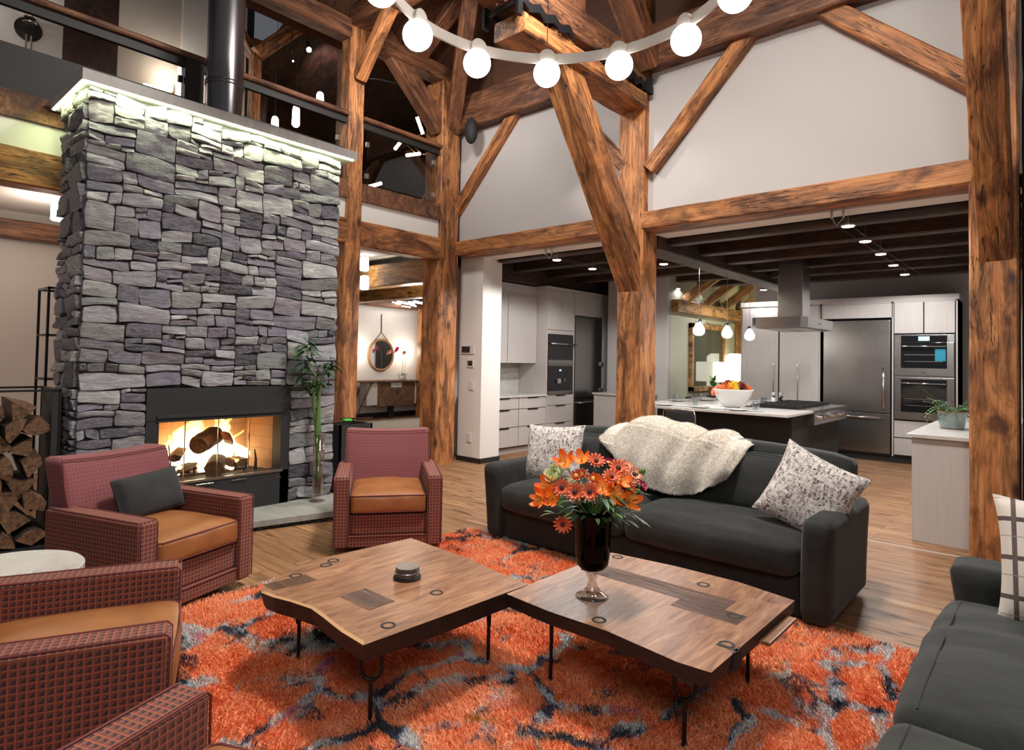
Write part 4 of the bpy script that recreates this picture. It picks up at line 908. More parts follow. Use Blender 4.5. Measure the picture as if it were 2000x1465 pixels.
coffee_table('walnut coffee table with a dark crosswise inlay, in front of the black sofa', T2, [(-1.829, 3.02), (-1.301, 2.952), (-1.045, 2.687), (-1.441, 2.239), (-0.96, 2.396)],
             [(-1.746, 2.312, (.62, -.78)), (-1.076, 2.282, (.72, .69)), (-1.07, 2.92, (.45, -.89)), (-1.746, 2.92, (.72, .69))], 0, .400, .06, 0, (-.915, -.872, 2.62, 2.96, .345, .360))
tb2 = [o for o in bpy.data.objects if o.get('category') == 'coffee table'][-1]
b = B(tb2); b.box(-1.86, -1.10, 2.70, 2.85, .3995, .4006); b.box(-1.30, -1.00, 2.60, 2.72, .3995, .4005)
b.obj('dark_walnut_inlay', timber('dark_walnut_inlay', (.05, .022, .014), (.11, .052, .032), (.17, .09, .06), .25), tb2)
b = B(tb2); b.box(-.99, -.905, 2.365, 2.385, .396, .4015); b.box(-.918, -.908, 2.34, 2.41, .33, .4015); b.obj('slot_cut', M['matte_black'], tb2)
tb1 = [o for o in bpy.data.objects if o.get('category') == 'coffee table'][0]
b = B(tb1)
def rect(b, pts, z): b.add([(*p, z) for p in pts], [(0, 1, 2, 3)])
rect(b, [(-2.80, 1.45), (-2.70, 1.45), (-2.68, 1.66), (-2.78, 1.66)], .4042); b.obj('dark_patch_inlay', bpy.data.materials['dark_walnut_inlay'], tb1); b = B(tb1); rect(b, [(-2.42, 1.62), (-2.20, 1.62), (-2.20, 1.76), (-2.42, 1.76)], .4042)
b.obj('dark_patch_inlay', bpy.data.materials['dark_walnut_inlay'], tb1)
# coaster stack
t = thing('coaster_stack', 'dark round stack of coasters in a holder on the live edge table', 'coasters', (-2.39, 1.985, .403))
b = B(); b.lathe([(.066, 0), (.068, .004), (.068, .010), (.060, .012)], (0, 0, 0), 40); b.obj('holder_base', M['matte_black'], t, auto=40)
g = G('grey_brown_stone'); nn = g.noise(g.co(), 30, 5, .6); g.P(Base_Color=g.ramp(nn, [(.3, (.05, .035, .03)), (.7, (.14, .11, .10))]), Roughness=.35)
for i in range(4): b = B(); b.lathe([(.056, .012+i*.0115), (.058, .014+i*.0115), (.058, .021+i*.0115), (.056, .0232+i*.0115)], (0, 0, 0), 40); b.obj('coaster', g.m, t, auto=40)
b = B(); b.tube([(.061*math.cos(a), .061*math.sin(a), .034) for a in [2*PI*k/32 for k in range(32)]], .003, 6, closed=True); b.obj('ring', M['nickel'], t)

# ================================================================ SOFAS
def sofa_black():
    t = thing('sofa', 'long charcoal velvet sofa with two bark print pillows and a fur throw', 'sofa', (-2.23, 4.2, 0))
    mt = M['velvet']; x0, x1 = -3.53, -.93
    b = B(t); b.soft(x0+.10, x1-.10, 3.80, 4.62, .035, .285, .03, 10); b.obj('base', mt, t, smooth=True)
    for (a0, a1) in ((x0, x0+.17), (x1-.17, x1)):
        s = -1 if a0 < -2 else 1
        def fa(u, p, s=s):
            p = p.copy(); f = (p.z+.3)/.6; p.x += s*.022*f*f; p.y -= .04*f*(1 if u.y < 0 else 0)
            if u.z > .6: p.z -= .05*((u.y+1)/2 if False else 0)
            return p
        b = B(t); b.soft(a0, a1, 3.74, 4.66, .03, .635, .06, 12, fa); b.obj('arm', mt, t, smooth=True)
    def fb(u, p):
        p = p.copy(); f = (p.z+.42)/.84; p.y += .10*f; p.z += .012*math.cos(u.x*3)-.03*(abs(u.x)**4 if u.z > .5 else 0); return p
    b = B(t); b.soft(x0+.12, x1-.06, 4.42, 4.60, .05, .925, .055, 14, fb); b.obj('backrest', mt, t, smooth=True)
    mid = -2.23
    for i, (a0, a1) in enumerate(((x0+.165, mid), (mid, x1-.165))):
        def fc(u, p):
            p = p.copy()
            if u.z > 0: p.z += .05*(1-abs(u.x)**2.5)*(1-abs(u.y)**2)
            p.y -= .05*(1-u.x**2)*(1 if u.y < 0 else 0)*(1-.3*abs(u.z)); p += Vector((0, 0, .006*noise.noise(p*4))); return p
        b = B(t); b.soft(a0+.004, a1-.004, 3.72, 4.42, .275, .475, .055, 16, fc); cu = b.obj('seat_cushion', mt, t, smooth=True)
        def fd(u, p):
            p = p.copy(); f = (p.z+.22)/.44; p.y += .10*f-.05*(1-u.x**2)*(1-u.z**2)*(1 if u.y < 0 else 0); p.z += -.03*abs(u.x)**5*(1 if u.z > 0 else 0)+.008*noise.noise(p*5); return p
        b = B(t); b.soft(a0+.01, a1-.01, 4.26, 4.46, .46, .865, .07, 16, fd); b.obj('back_cushion', mt, t, smooth=True)
        b = B(t); b.tube([(a0+.06+(a1-a0-.12)*k/10, 4.385, .868-.025*abs(2*k/10-1)**5) for k in range(11)], .004, 6); b.obj('cushion_seam', M['linen_dark'], t)
    b = B(t)
    for x in (x0+.2, x1-.2):
        for y in (3.88, 4.55): b.cyl((x, y, 0), (x, y, .04), .03, n=12)
    b.obj('feet', M['matte_black'], t)
    return t
sofa_black()
def sofa_green():
    t = thing('sofa', 'dark green grey sofa cut by the right edge, plaid pillow on it', 'sofa', (.1, 2.4, 0))
    mt = M['linen_dark']; x0 = -.37
    b = B(t); b.soft(x0+.03, .55, .55, 3.62, .035, .30, .03, 10); b.obj('base', M['velvet'], t, smooth=True)
    for (a0, a1) in ((3.44, 3.70), (.40, .66)):
        def fa(u, p): p = p.copy(); f = (p.z+.3)/.6; p.x += .06*(1-f)*(1 if u.x < 0 else 0)-.03*f; return p
        b = B(t); b.soft(x0+.02, .60, a0, a1, .03, .605, .05, 12, fa); b.obj('arm', M['velvet'], t, smooth=True)
    b = B(t); b.soft(.42, .66, .60, 3.6, .05, .88, .06, 12); b.obj('backrest', mt, t, smooth=True)
    for (a0, a1) in ((2.17, 3.43), (.66, 2.16)):
        def fc(u, p):
            p = p.copy()
            if u.z > 0: p.z += .045*(1-abs(u.x)**2.5)*(1-abs(u.y)**3)
            wr = .012*math.sin(p.y*23+math.sin(p.x*6)*.8)*max(0, math.sin(p.y*5+1))*(1 if u.z > 0 else .3); p.z += wr+.005*noise.noise(p*6); p.x -= .02*(1-u.y**2)*(1 if u.x < 0 else 0); return p
        b = B(t); b.soft(x0-.005, .44, a0+.004, a1-.004, .28, .47, .06, 26, fc); cu = b.obj('seat_cushion', mt, t, smooth=True)
        b = B(t); b.tube([(x0+.055, a0+.05+(a1-a0-.1)*k/12, .474+.018*(1-(2*k/12-1)**4)) for k in range(13)], .0035, 6); b.obj('cushion_seam', M['velvet'], cu)
        b = B(t); b.soft(.26, .46, a0+.01, a1-.01, .47, .84, .07, 12); b.obj('back_cushion', mt, t, smooth=True)
    return t
sofa_green()
PIL = 'bark print throw pillows on the black sofa'
cushion('throw_pillow', 'brown and white bark print pillow standing behind the flowers on the black sofa', 'pillow', M['bark_print'], .56, .50, .20, frame_m((-3.16, 4.18, .70), (1, .10, .06), (-.02, .25, 1)), PIL)
cushion('throw_pillow', 'brown and white bark print pillow tilted on the right arm of the black sofa', 'pillow', M['bark_print'], .50, .50, .18, frame_m((-1.13, 4.08, .70), (.90, .12, -.42), (.42, .25, .90)), PIL)
cushion('plaid_pillow', 'cream and brown plaid pillow on the dark green grey sofa', 'pillow', M['plaid'], .52, .52, .20, frame_m((.06, 3.27, .72), (1, .06, .02), (.03, .26, 1)))

# ================================================================ FUR THROW
def throw():
    t = thing('fur_throw', 'ivory faux fur throw draped over the black sofa back', 'throw', (-2.2, 4.5, .95))
    nu, nv = 70, 54; P = []; xa, xb = -2.80, -1.63
    top = [.925, .96, .99, 1.02, 1.035, 1.03, 1.00, .975, .965, .965, .96, .94, .90]
    low = [.84, .74, .66, .61, .58, .56, .545, .54, .545, .56, .59, .64, .70]
    def itp(a, f): f *= len(a)-1; i = min(int(f), len(a)-2); k = f-i; k = k*k*(3-2*k); return a[i]*(1-k)+a[i+1]*k
    for j in range(nv+1):
        v = j/nv
        for i in range(nu+1):
            u = i/nu; zt_ = itp(top, u); zl = itp(low, u); x = xa+(xb-xa)*u
            # section: back hang -> over top -> front hang
            if v < .2: s = v/.2; y = 4.78; z = zt_-.30*(1-s)-.045
            elif v < .42:
                s = (v-.2)/.22; a = PI*(1-s); y = 4.585+.195*math.cos(a)*-1*-1; z = zt_-.045+.05*math.sin(a); y = 4.585+.195*math.cos(PI*s)
            else: s = (v-.42)/.58; y = 4.39-.155*math.sin(PI*.5*min(1, s*1.3))-.02; z = zt_-.045+(zl-zt_+.045)*s
            s2 = max(0, (v-.25)/.75)
            ph = u*26+2.2*noise.noise(Vector((u*2.2, s2*1.3, 3)))+s2*3.6
            fold = .027*math.sin(ph)+.018*noise.noise(Vector((u*5, s2*2, 1)))
            k = min(1, v*4)*min(1, (1-abs(2*u-1))*7+.2)
            y -= (fold+.035)*k*(1 if v > .3 else .3); z += fold*.8*k*(1-s2*.8)
            x += -.30*(u-.56)*s2**2.5*(1.15 if u < .56 else .55)
            P.append(Vector((x, y, z)))
    F = [(j*(nu+1)+i, j*(nu+1)+i+1, (j+1)*(nu+1)+i+1, (j+1)*(nu+1)+i) for j in range(nv) for i in range(nu)]
    b = B(t); b.add(P, F); o = b.obj('hide', M['fur'], t, smooth=True)
    md = o.modifiers.new('s', 'SOLIDIFY'); md.thickness = .006; md.offset = 1
    me = o.data; N = [v.normal.copy() for v in me.vertices]; rr = random.Random(2); out = []
    for _ in range(120000):
        f = F[rr.randrange(len(F))]; a, c = rr.random(), rr.random()
        p = P[f[0]]*(1-a)*(1-c)+P[f[1]]*a*(1-c)+P[f[2]]*a*c+P[f[3]]*(1-a)*c; n = N[f[0]]
        if n.y > 0 and p.y < 4.5: n = -n
        if n.z < -.3 and p.z > .95: n = -n
        if (a0_ := min(f[0] % (nu+1), nu-f[0] % (nu+1))) < 9 and rr.random() < .5: n = -n
        g1 = Vector((rr.gauss(0, .5), rr.gauss(0, .5), rr.gauss(-.5, .5))); L = rr.uniform(.009, .018); d = (n*1.1+g1*.45+Vector((0, 0, -.5))).normalized()
        q = p-t.location; s = d.cross(Vector((rr.random(), rr.random(), rr.random()))).normalized()*.0010
        out.append([q-s, q+s, q+d*L*.5+s*.8, q+d*L*.5-s*.8, q+d*L+Vector((0, 0, -.3*L))])
    h = tufts('fur_hair', np.array([[tuple(v) for v in r] for r in out]), M['fur'], t); h['kind'] = 'stuff'
throw()
# ================================================================ BOUQUET
bx, by = -1.609, 2.436
t = thing('footed_vase', 'tall footed glass vase, dark teal bowl on a clear stem, holding orange flowers', 'vase', (bx, by, .4005))
b = B(); b.lathe([(.074, .0), (.076, .003), (.070, .008), (.045, .022), (.026, .045), (.019, .07), (.020, .088), (.030, .105), (.034, .116), (.030, .124)], (0, 0, 0), 40); b.obj('clear_foot', M['vase_clear'], t, smooth=True)
b = B(); b.lathe([(.004, .008), (.030, .022), (.018, .045), (.010, .07), (.012, .09), (.022, .112)], (0, 0, 0), 32); b.obj('foot_inner', M['vase_clear'], t, smooth=True)
b = B(); b.lathe([(.026, .122), (.055, .130), (.072, .150), (.079, .19), (.081, .26), (.084, .33), (.094, .38), (.106, .405), (.103, .405), (.090, .378), (.080, .33), (.076, .19), (.050, .137), (.02, .132)], (0, 0, 0), 48)
b.obj('teal_bowl', M['vase_dark'], t, smooth=True)
g = G('dark_stems_in_water'); g.P(Base_Color=(.012, .022, .018), Roughness=.4)
b = B(); b.lathe([(.045, .137), (.070, .16), (.072, .33)], (0, 0, 0), 24); b.obj('water', g.m, t, smooth=True)
def petal_mesh(b, n, L, w, cup, tip=.5, r0=.004, jag=0, twist=0, rows=4):
    for k in range(n):
        a = 2*PI*k/n+twist; ca, sa = math.cos(a), math.sin(a); vs_ = []
        for i in range(rows+1):
            f = i/rows; r = r0+L*f*math.cos(cup*f); z = L*f*math.sin(cup*f)-.2*L*f*f*tip; ww = w*(math.sin(PI*min(1, .12+f*.80))**.7)
            for s in (-1, 0, 1): vs_.append((r*ca-s*ww*sa, r*sa+s*ww*ca, z+(.12*ww if s else 0)))
        fs = []
        for i in range(rows): q_ = i*3; fs += [(q_, q_+1, q_+4, q_+3), (q_+1, q_+2, q_+5, q_+4)]
        b.add(vs_, fs)
def grad(name, c0, c1, R_=.04):
    g = G(name); l = g.n('VectorMath', {0: g.co()}, operation='LENGTH').outputs['Value']; g.P(Base_Color=g.ramp(g.m_('DIVIDE', l, R_), [(.2, c0), (.8, c1)]), Roughness=.6, Subsurface_Weight=.0); return g.m
m_lily = grad('orange_lily_petal', (.90, .30, .02), (.95, .17, .012)); m_ger = grad('coral_gerbera_petal', (.55, .07, .02), (.88, .20, .09))
m_pink = grad('salmon_pink_petal', (.90, .55, .35), (.85, .22, .15)); m_rose = grad('pale_green_rose_petal', (.62, .70, .25), (.72, .78, .45), .03)
m_mag = grad('magenta_petal', (.30, .01, .06), (.45, .02, .12)); m_eye = flat('dark_flower_eye', (.06, .02, .015), .8); m_pollen = flat('yellow_stamen', (.75, .45, .08), .7)
def flower(kind):
    spec = {'lily': ('orange_lily', m_lily), 'gerbera': ('coral_gerbera', m_ger), 'salmon': ('salmon_gerbera', m_pink), 'rose': ('pale_rose', m_rose), 'magenta': ('magenta_blossom', m_mag), 'small': ('small_coral_blossom', m_ger)}[kind]
    t = thing(spec[0], 'x', 'flower')
    b = B()
    if kind == 'lily': petal_mesh(b, 3, .047, .014, .75, .2); petal_mesh(b, 3, .044, .011, .55, .2, twist=1.05)
    elif kind in ('gerbera', 'salmon'): petal_mesh(b, 13, .032, .0052, .25, .3); petal_mesh(b, 12, .026, .0048, .55, .2, twist=.24)
    elif kind == 'small': petal_mesh(b, 8, .021, .006, .5, .3); petal_mesh(b, 6, .015, .005, .8, .3, twist=.3)
    elif kind == 'magenta': petal_mesh(b, 10, .022, .006, .7); petal_mesh(b, 8, .015, .005, 1.1)
    else:
        for j, (n_, L, c) in enumerate(((6, .040, .75), (5, .034, 1.05), (5, .027, 1.3), (4, .02, 1.45))): petal_mesh(b, n_, L, .021-j*.003, c, .0, r0=.006, twist=j*.6)
    b.obj('petals', spec[1], t, smooth=True)
    b = B()
    if kind == 'lily':
        for k in range(5): a = k*1.25; b.tube([(0, 0, 0), (.008*math.cos(a), .008*math.sin(a), .02), (.013*math.cos(a), .013*math.sin(a), .032)], .0012, 5)
    else: b.ball((0, 0, .004), .009 if kind != 'rose' else .006, 12, 8, (1, 1, .55))
    b.obj('centre', m_pollen if kind in ('lily', 'small', 'magenta') else (m_eye if kind != 'rose' else m_rose), t)
    b = B(); b.tube([(0, 0, 0), (0, 0, -.05), (.004, 0, -.12)], .0018, 5); b.obj('stem', M['leaf_light'], t)
    return t
protos = {}
tow = Vector((.667, -.745, 0)); lat = Vector((.745, .667, 0))
FL = [('lily', 1103, 905, .02, 'orange lily highest on the left of the bouquet'), ('lily', 1134, 901, .04, 'orange lily at the top of the bouquet, second from left'), ('gerbera', 1163, 901, .02, 'coral flower at the very top middle of the bouquet'),
      ('magenta', 1187, 905, .0, 'dark magenta flower near the top right of the bouquet'), ('gerbera', 1205, 914, .04, 'coral flower upper right, beside the dark magenta one'), ('salmon', 1224, 912, -.02, 'salmon flower at the upper right rim of the bouquet'),
      ('rose', 1083, 932, .06, 'large pale green white rose at the left of the bouquet'), ('small', 1120, 931, .09, 'small coral blossom right of the pale rose'), ('small', 1131, 928, .08, 'small coral blossom near the middle top'),
      ('small', 1153, 936, .10, 'slim coral blossom in the middle of the bouquet'), ('gerbera', 1188, 931, .10, 'coral daisy with dark eye in the right half of the bouquet'), ('gerbera', 1115, 962, .14, 'coral daisy with dark eye, lower left of two neighbours'),
      ('gerbera', 1143, 961, .15, 'coral daisy with dark eye at the front centre of the bouquet'), ('lily', 1170, 952, .12, 'orange lily right of the front centre daisy'), ('lily', 1207, 940, .08, 'orange lily below the upper right coral flower'),
      ('lily', 1066, 955, .08, 'orange lily at the far left of the bouquet, upper one'), ('lily', 1052, 977, .10, 'orange lily at the far left of the bouquet, lowest one'), ('lily', 1074, 977, .12, 'orange lily low left, next to the lowest one'), ('gerbera', 1091, 954, .12, 'coral orange flower under the pale rose'),
      ('gerbera', 1222, 950, .06, 'deep orange flower at the right of the bouquet'), ('lily', 1192, 968, .13, 'orange lily at the lower right front'), ('lily', 1222, 977, .10, 'orange lily lowest on the right side'), ('small', 1206, 978, .12, 'small orange blossom between the two low right lilies'),
      ('salmon', 1237, 926, .02, 'salmon flower at the right rim of the bouquet'), ('salmon', 1229, 934, .04, 'salmon flower tucked inside the right rim'), ('magenta', 1244, 944, .03, 'dark magenta flower at the right rim'), ('magenta', 1252, 949, .01, 'dark magenta flower outermost at the right'),
      ('gerbera', 1094, 1024, .12, 'single coral flower hanging low left of the vase bowl')]
q = random.Random(9)
for i, (k, x, y, d, lab) in enumerate(FL):
    sc = (2.887-d)/2.887; p = Vector((bx, by, 0))+lat*((x-1160)*.00239*sc)+tow*d; p.z = 1.49-(y-706)*.00239*sc
    if k not in protos: o = protos[k] = flower(k)
    else: o = copy_tree(protos[k])
    o.location = p; n_ = (p-Vector((bx, by, .72))); n_ = (n_.normalized()+tow*.75+Vector((q.uniform(-.25, .25), q.uniform(-.25, .25), q.uniform(-.1, .25)))).normalized()
    if i == len(FL)-1: n_ = Vector((.5, -.9, -.2)).normalized()
    o.rotation_euler = n_.to_track_quat('Z', 'Y').to_euler(); s = q.uniform(1.18, 1.36); o.scale = (s, s, s)
    o['label'] = lab; o['group'] = 'flowers in the teal vase'
t = thing('bouquet_greenery', 'green leaves, stems and buds filling the bouquet in the teal vase', 'greenery', (bx, by, .80)); t['group'] = 'flowers in the teal vase'
b = B(); b2 = B()
for i in range(150):
    a = q.uniform(0, 6.28); e = q.uniform(-.25, 1.2); rr = q.uniform(.05, .15)
    base = Vector((math.cos(a)*rr*1.25, math.sin(a)*rr*1.25, q.uniform(-.03, .12))); d = Vector((math.cos(a), math.sin(a), e)).normalized()
    leafv(b if i % 3 else b2, base, d, q.uniform(.05, .10), q.uniform(.007, .014), .35, 4)
b.obj('dark_leaves', M['leaf'], t, smooth=True); b2.obj('light_leaves', M['leaf_light'], t, smooth=True)
b = B()
for i, (k, x, y, d, lab) in enumerate(FL):
    sc = (2.887-d)/2.887; p = lat*((x-1160)*.00239*sc)+tow*d; p.z = .69-(y-706)*.00239*sc
    b.tube([(0, 0, -.06), Vector((p.x*.35, p.y*.35, p.z*.35+.01)), p-Vector((0, 0, .02))], .0022, 5)
for k in range(14):
    a = q.uniform(-.6, 1.6); p = lat*(.18+.04*q.random())+tow*q.uniform(-.05, .1)+Vector((0, 0, q.uniform(.0, .2))); b.ball(p, q.uniform(.006, .010), 8, 6, (1, 1, 1.4))
b.obj('stems', M['leaf_light'], t)
b = B()
for k in range(50): a = q.uniform(0, 6.28); rr = q.uniform(.02, .13); b.ball((math.cos(a)*rr, math.sin(a)*rr, q.uniform(.05, .17)), q.uniform(.004, .009), 8, 6)
b.obj('tiny_buds', M['porcelain'], t)

# ================================================================ CHANDELIER
t = thing('ring_chandelier', 'large pale ring chandelier with lit round globes hanging over the coffee tables', 'chandelier', (-1.64, 2.14, 3.2))
CR = .783; m_ring = flat('whitewashed_ring', (.31, .275, .245), .5)
b = B(); n = 96; pr = [(CR-.006, -.028), (CR+.006, -.028), (CR+.006, .028), (CR-.006, .028)]
vs_ = [(r*math.cos(2*PI*i/n), r*math.sin(2*PI*i/n), z) for i in range(n) for r, z in pr]; fs = [(i*4+j, ((i+1) % n)*4+j, ((i+1) % n)*4+(j+1) % 4, i*4+(j+1) % 4) for i in range(n) for j in range(4)]
b.add(vs_, fs); b.obj('ring', m_ring, t, auto=40)
n_g = 12; a0 = math.atan2(.512+.08, -.357)   # globe farthest from the viewer
a0 = math.atan2(2.14+.588-2.14, -.52)
for k in range(n_g):
    a = a0+2*PI*k/n_g; p = Vector((CR*math.cos(a), CR*math.sin(a), 0))
    b = B(); b.cyl(p-p.normalized()*.026, p+p.normalized()*.026, .046, n=28); b.cyl(p-Vector((0, 0, .02)), p-Vector((0, 0, .042)), .022, n=16); hd = b.obj('lamp_holder', m_ring, t, auto=40)
    b = B(); b.ball(p-Vector((0, 0, .082)), .076, 32, 20); gl = b.obj('globe', M['globe'], t, smooth=True)
for k in (0, 4, 8):
    a = a0+2*PI*k/n_g; p = Vector((CR*math.cos(a), CR*math.sin(a), .03)); b = B(); b.cyl(p, p+Vector((0, 0, 2.6)), .0022, n=6); b.obj('hanging_cable', M['chrome'], t)

# ================================================================ KITCHEN
def handle_v(b, x, y, z0, z1, ax='y', out=.035, r=.007):
    d = Vector((0, -out, 0)) if ax == 'y' else Vector((out, 0, 0)); p = Vector((x, y, 0))
    b.cyl(p+d+Vector((0, 0, z0)), p+d+Vector((0, 0, z1)), r, n=10)
    for z in (z0+.03, z1-.03): b.cyl(p+Vector((0, 0, z)), p+d+Vector((0, 0, z)), r*.8, n=8)
def handle_h(b, p0, p1, out, r=.008):
    p0, p1, out = Vector(p0), Vector(p1), Vector(out); d = (p1-p0).normalized()
    b.cyl(p0+out, p1+out, r, n=12)
    for q_ in (p0+d*.04, p1-d*.04): b.cyl(q_, q_+out, r*.8, n=8)
YK = 11.2
def back_unit(name, label, cat, x0, x1, z0, z1, fronts, group=None, d=.62):
    """cabinet against the back wall; fronts: list of (x0,x1,z0,z1,handle)"""
    t = thing(name, label, cat, ((x0+x1)/2, YK+d/2, 0), 0, group)
    b = B(t); b.box(x0, x1, YK+.012, YK+d, z0, z1); b.obj('carcass', M['cab_gap'], t)
    b = B(t); b.box(x0-.0, x0+.02, YK-.012, YK+d, z0, z1); b.box(x1-.02, x1, YK-.012, YK+d, z0, z1); b.box(x0, x1, YK-.012, YK+d, z1-.02, z1); b.obj('side_panels', M['cab'], t)
    for (a, c, e, f, hd) in fronts:
        b = B(t); b.box(a+.003, c-.003, YK-.02, YK+.012, e+.003, f-.003, .002); o = b.obj('door' if f-e > .34 else 'drawer', M['cab'], t)
        if hd:
            b = B(t)
            if hd[0] == 'v': handle_v(b, hd[1], YK-.02, hd[2], hd[3])
            b.obj('handle', M['nickel'], o, smooth=True)
    return t
back_unit('pantry_cabinet', 'tall greige two door pantry cabinet left of the big fridge', 'cabinet', -4.27, -2.95, .1, 2.50, [(-4.25, -3.62, .12, 2.48, ('v', -3.69, .95, 1.50)), (-3.60, -2.97, .12, 2.48, ('v', -3.09-.2, .88, 1.50))])
back_unit('fridge_top_cabinet', 'greige cabinet door directly above the wide fridge', 'cabinet', -2.93, -1.91, 2.24, 2.50, [(-2.91, -1.93, 2.25, 2.48, None)])
t = back_unit('oven_tower_cabinet', 'greige tower cabinet holding the double wall oven', 'cabinet', -1.92, -1.09, .1, 2.50, [(-1.89, -1.51, 2.00, 2.48, None), (-1.50, -1.12, 2.00, 2.48, None), (-1.89, -1.12, .40, .66, None), (-1.89, -1.12, .13, .39, None)])
b = B((-2.7, YK+.3, 2.5)); b.box(-4.28, -1.07, YK-.02, YK+.62, 2.50, 2.585, .003); tag(b.obj('cabinet_crown', M['cab']), 'greige crown board running along the tops of the back wall cabinets', 'trim board')
b = B((-2.7, YK+.3, 0)); b.box(-4.25, -1.1, YK+.05, YK+.6, 0, .10); tag(b.obj('toe_kick', M['cab_gap']), 'dark recessed toe kick under the back wall cabinets', 'toe kick')
# big fridge
t = thing('refrigerator', 'wide stainless refrigerator with drawer, set in the back cabinets left of the ovens', 'refrigerator', (-2.42, YK+.3, 0))
b = B(t); b.box(-2.90, -1.94, YK+.0, YK+.6, .10, 2.22); b.obj('body', M['matte_black'], t)
b = B(t); b.box(-2.895, -1.945, YK-.03, YK, .76, 2.215, .004); d_ = b.obj('door', M['steel'], t)
b = B(t); handle_v(b, -2.02, YK-.03, .83, 1.47, out=.06, r=.016); b.obj('handle', M['chrome'], d_, smooth=True)
b = B(t); b.box(-2.895, -1.945, YK-.03, YK, .13, .745, .004); d_ = b.obj('freezer_drawer', M['steel'], t)
b = B(t); handle_h(b, (-2.78, YK-.03, .68), (-2.06, YK-.03, .68), (0, -.06, 0), .014); b.obj('handle', M['chrome'], d_, smooth=True)
# ovens
t = thing('double_wall_oven', 'stainless double wall oven with lit blue display at the right of the back wall', 'oven', (-1.505, YK, .68))
OX0, OX1 = -1.885, -1.125
b = B(t); b.box(OX0, OX1, YK-.02, YK+.5, .68, 1.98, .002); b.obj('housing', M['steel'], t)
for (z0, z1, up_) in ((1.35, 1.98, True), (.68, 1.34, False)):
    b = B(t); zt2 = z1-.12 if up_ else z1-.01; b.box(OX0+.005, OX1-.005, YK-.055, YK-.02, z0+.005, zt2, .004); d_ = b.obj('oven_door', M['steel'], t)
    b = B(t); b.box(OX0+.09, OX1-.09, YK-.058, YK-.05, z0+.12, zt2-(.0 if up_ else .03), .002); b.obj('window', M['black_gloss'], d_)
    b = B(t); handle_h(b, (OX0+.10, YK-.055, zt2-(.06 if up_ else .09)), (OX1-.10, YK-.055, zt2-(.06 if up_ else .09)), (0, -.05, 0), .012); b.obj('handle', M['chrome'], d_, smooth=True)
    b = B(t); b.box(-1.53, -1.47, YK-.0575, YK-.054, z0+.05, z0+.058); b.obj('badge', M['matte_black'], d_)
    b = B(t)
    for zz in (z0+.22, z0+.32): b.box(OX0+.14, OX1-.14, YK-.0595, YK-.0575, zz, zz+.004)
    b.obj('rack_line', M['nickel'], d_)
b = B(t); b.box(OX0+.09, OX1-.09, YK-.045, YK-.015, 1.865, 1.965, .002); cp = b.obj('control_panel', M['black_gloss'], t)
b = B(t); b.box(-1.57, -1.43, YK-.048, YK-.044, 1.885, 1.95); b.obj('display', M['blue_glow'], cp)
b = B(t); b.box(-1.36, -1.23, YK-.0600, YK-.0575, 1.58, 1.76); b.obj('teal_reflection_light', M['teal_glow'], t)  # teal reflection on the oven window, put in as a glowing patch

# side counter behind the thick post
t = thing('end_counter_cabinet', 'greige end cabinet with pale quartz top beside the thick knotty post', 'cabinet', (-.55, 7.9, 0))
b = B(t); b.box(-.94, -.30, 6.34, 9.6, .0, .885, .003); b.obj('body', M['cab'], t)
b = B(t); b.box(-.975, -.28, 6.30, 9.65, .885, .915, .003); b.obj('countertop', M['counter'], t)
# potted fern
t = thing('potted_fern', 'green trailing fern in a blue grey ceramic pot on the end counter', 'potted plant', (-.74, 7.15, .915))
g = G('blue_grey_glaze'); nn = g.noise(g.co(), 30, 4, .6); zz = g.n('SeparateXYZ', {0: g.co()}).outputs[2]
g.P(Base_Color=g.mix(g.ramp(zz, [(.150, 0.0), (.152, 1.0)]), g.mix(g.ramp(zz, [(.008, 1.0), (.010, .0)]), g.ramp(nn, [(.3, (.20, .27, .28)), (.7, (.32, .38, .38))]), (.20, .12, .07)), (.28, .17, .10)), Roughness=.3)
b = B(); b.lathe([(.085, 0), (.095, .01), (.118, .16), (.121, .165), (.108, .165), (.10, .14), (.01, .14)], (0, 0, 0), 36); b.obj('pot', g.m, t, smooth=True)
b = B(); b2 = B(); q = random.Random(31)
for i in range(46):
    a = q.uniform(0, 6.28); L = q.uniform(.18, .36); e = q.uniform(.7, 2.3); pts = []
    for j in range(8):
        f = j/7; r = L*.55*f*(1.1-.15*f); pts.append(Vector((math.cos(a)*(.04+r), math.sin(a)*(.04+r), .15+L*e*.42*f-L*.55*f*f*(1.15 if i % 3 else .5))))
    (b2 if i % 4 == 0 else b).tube(pts, [.0022]*8, 4)
    for j in range(1, 8):
        dd = (pts[j]-pts[j-1]).normalized(); sd = dd.cross(Vector((0, 0, 1))).normalized()
        for s in (-1, 1): leafv(b2 if i % 4 == 0 else b, pts[j], dd*.5+sd*s, .032*(1.2-j*.09), .006, .3, 2)
b.obj('fronds', M['leaf'], t); b2.obj('fresh_fronds', M['leaf_light'], t)

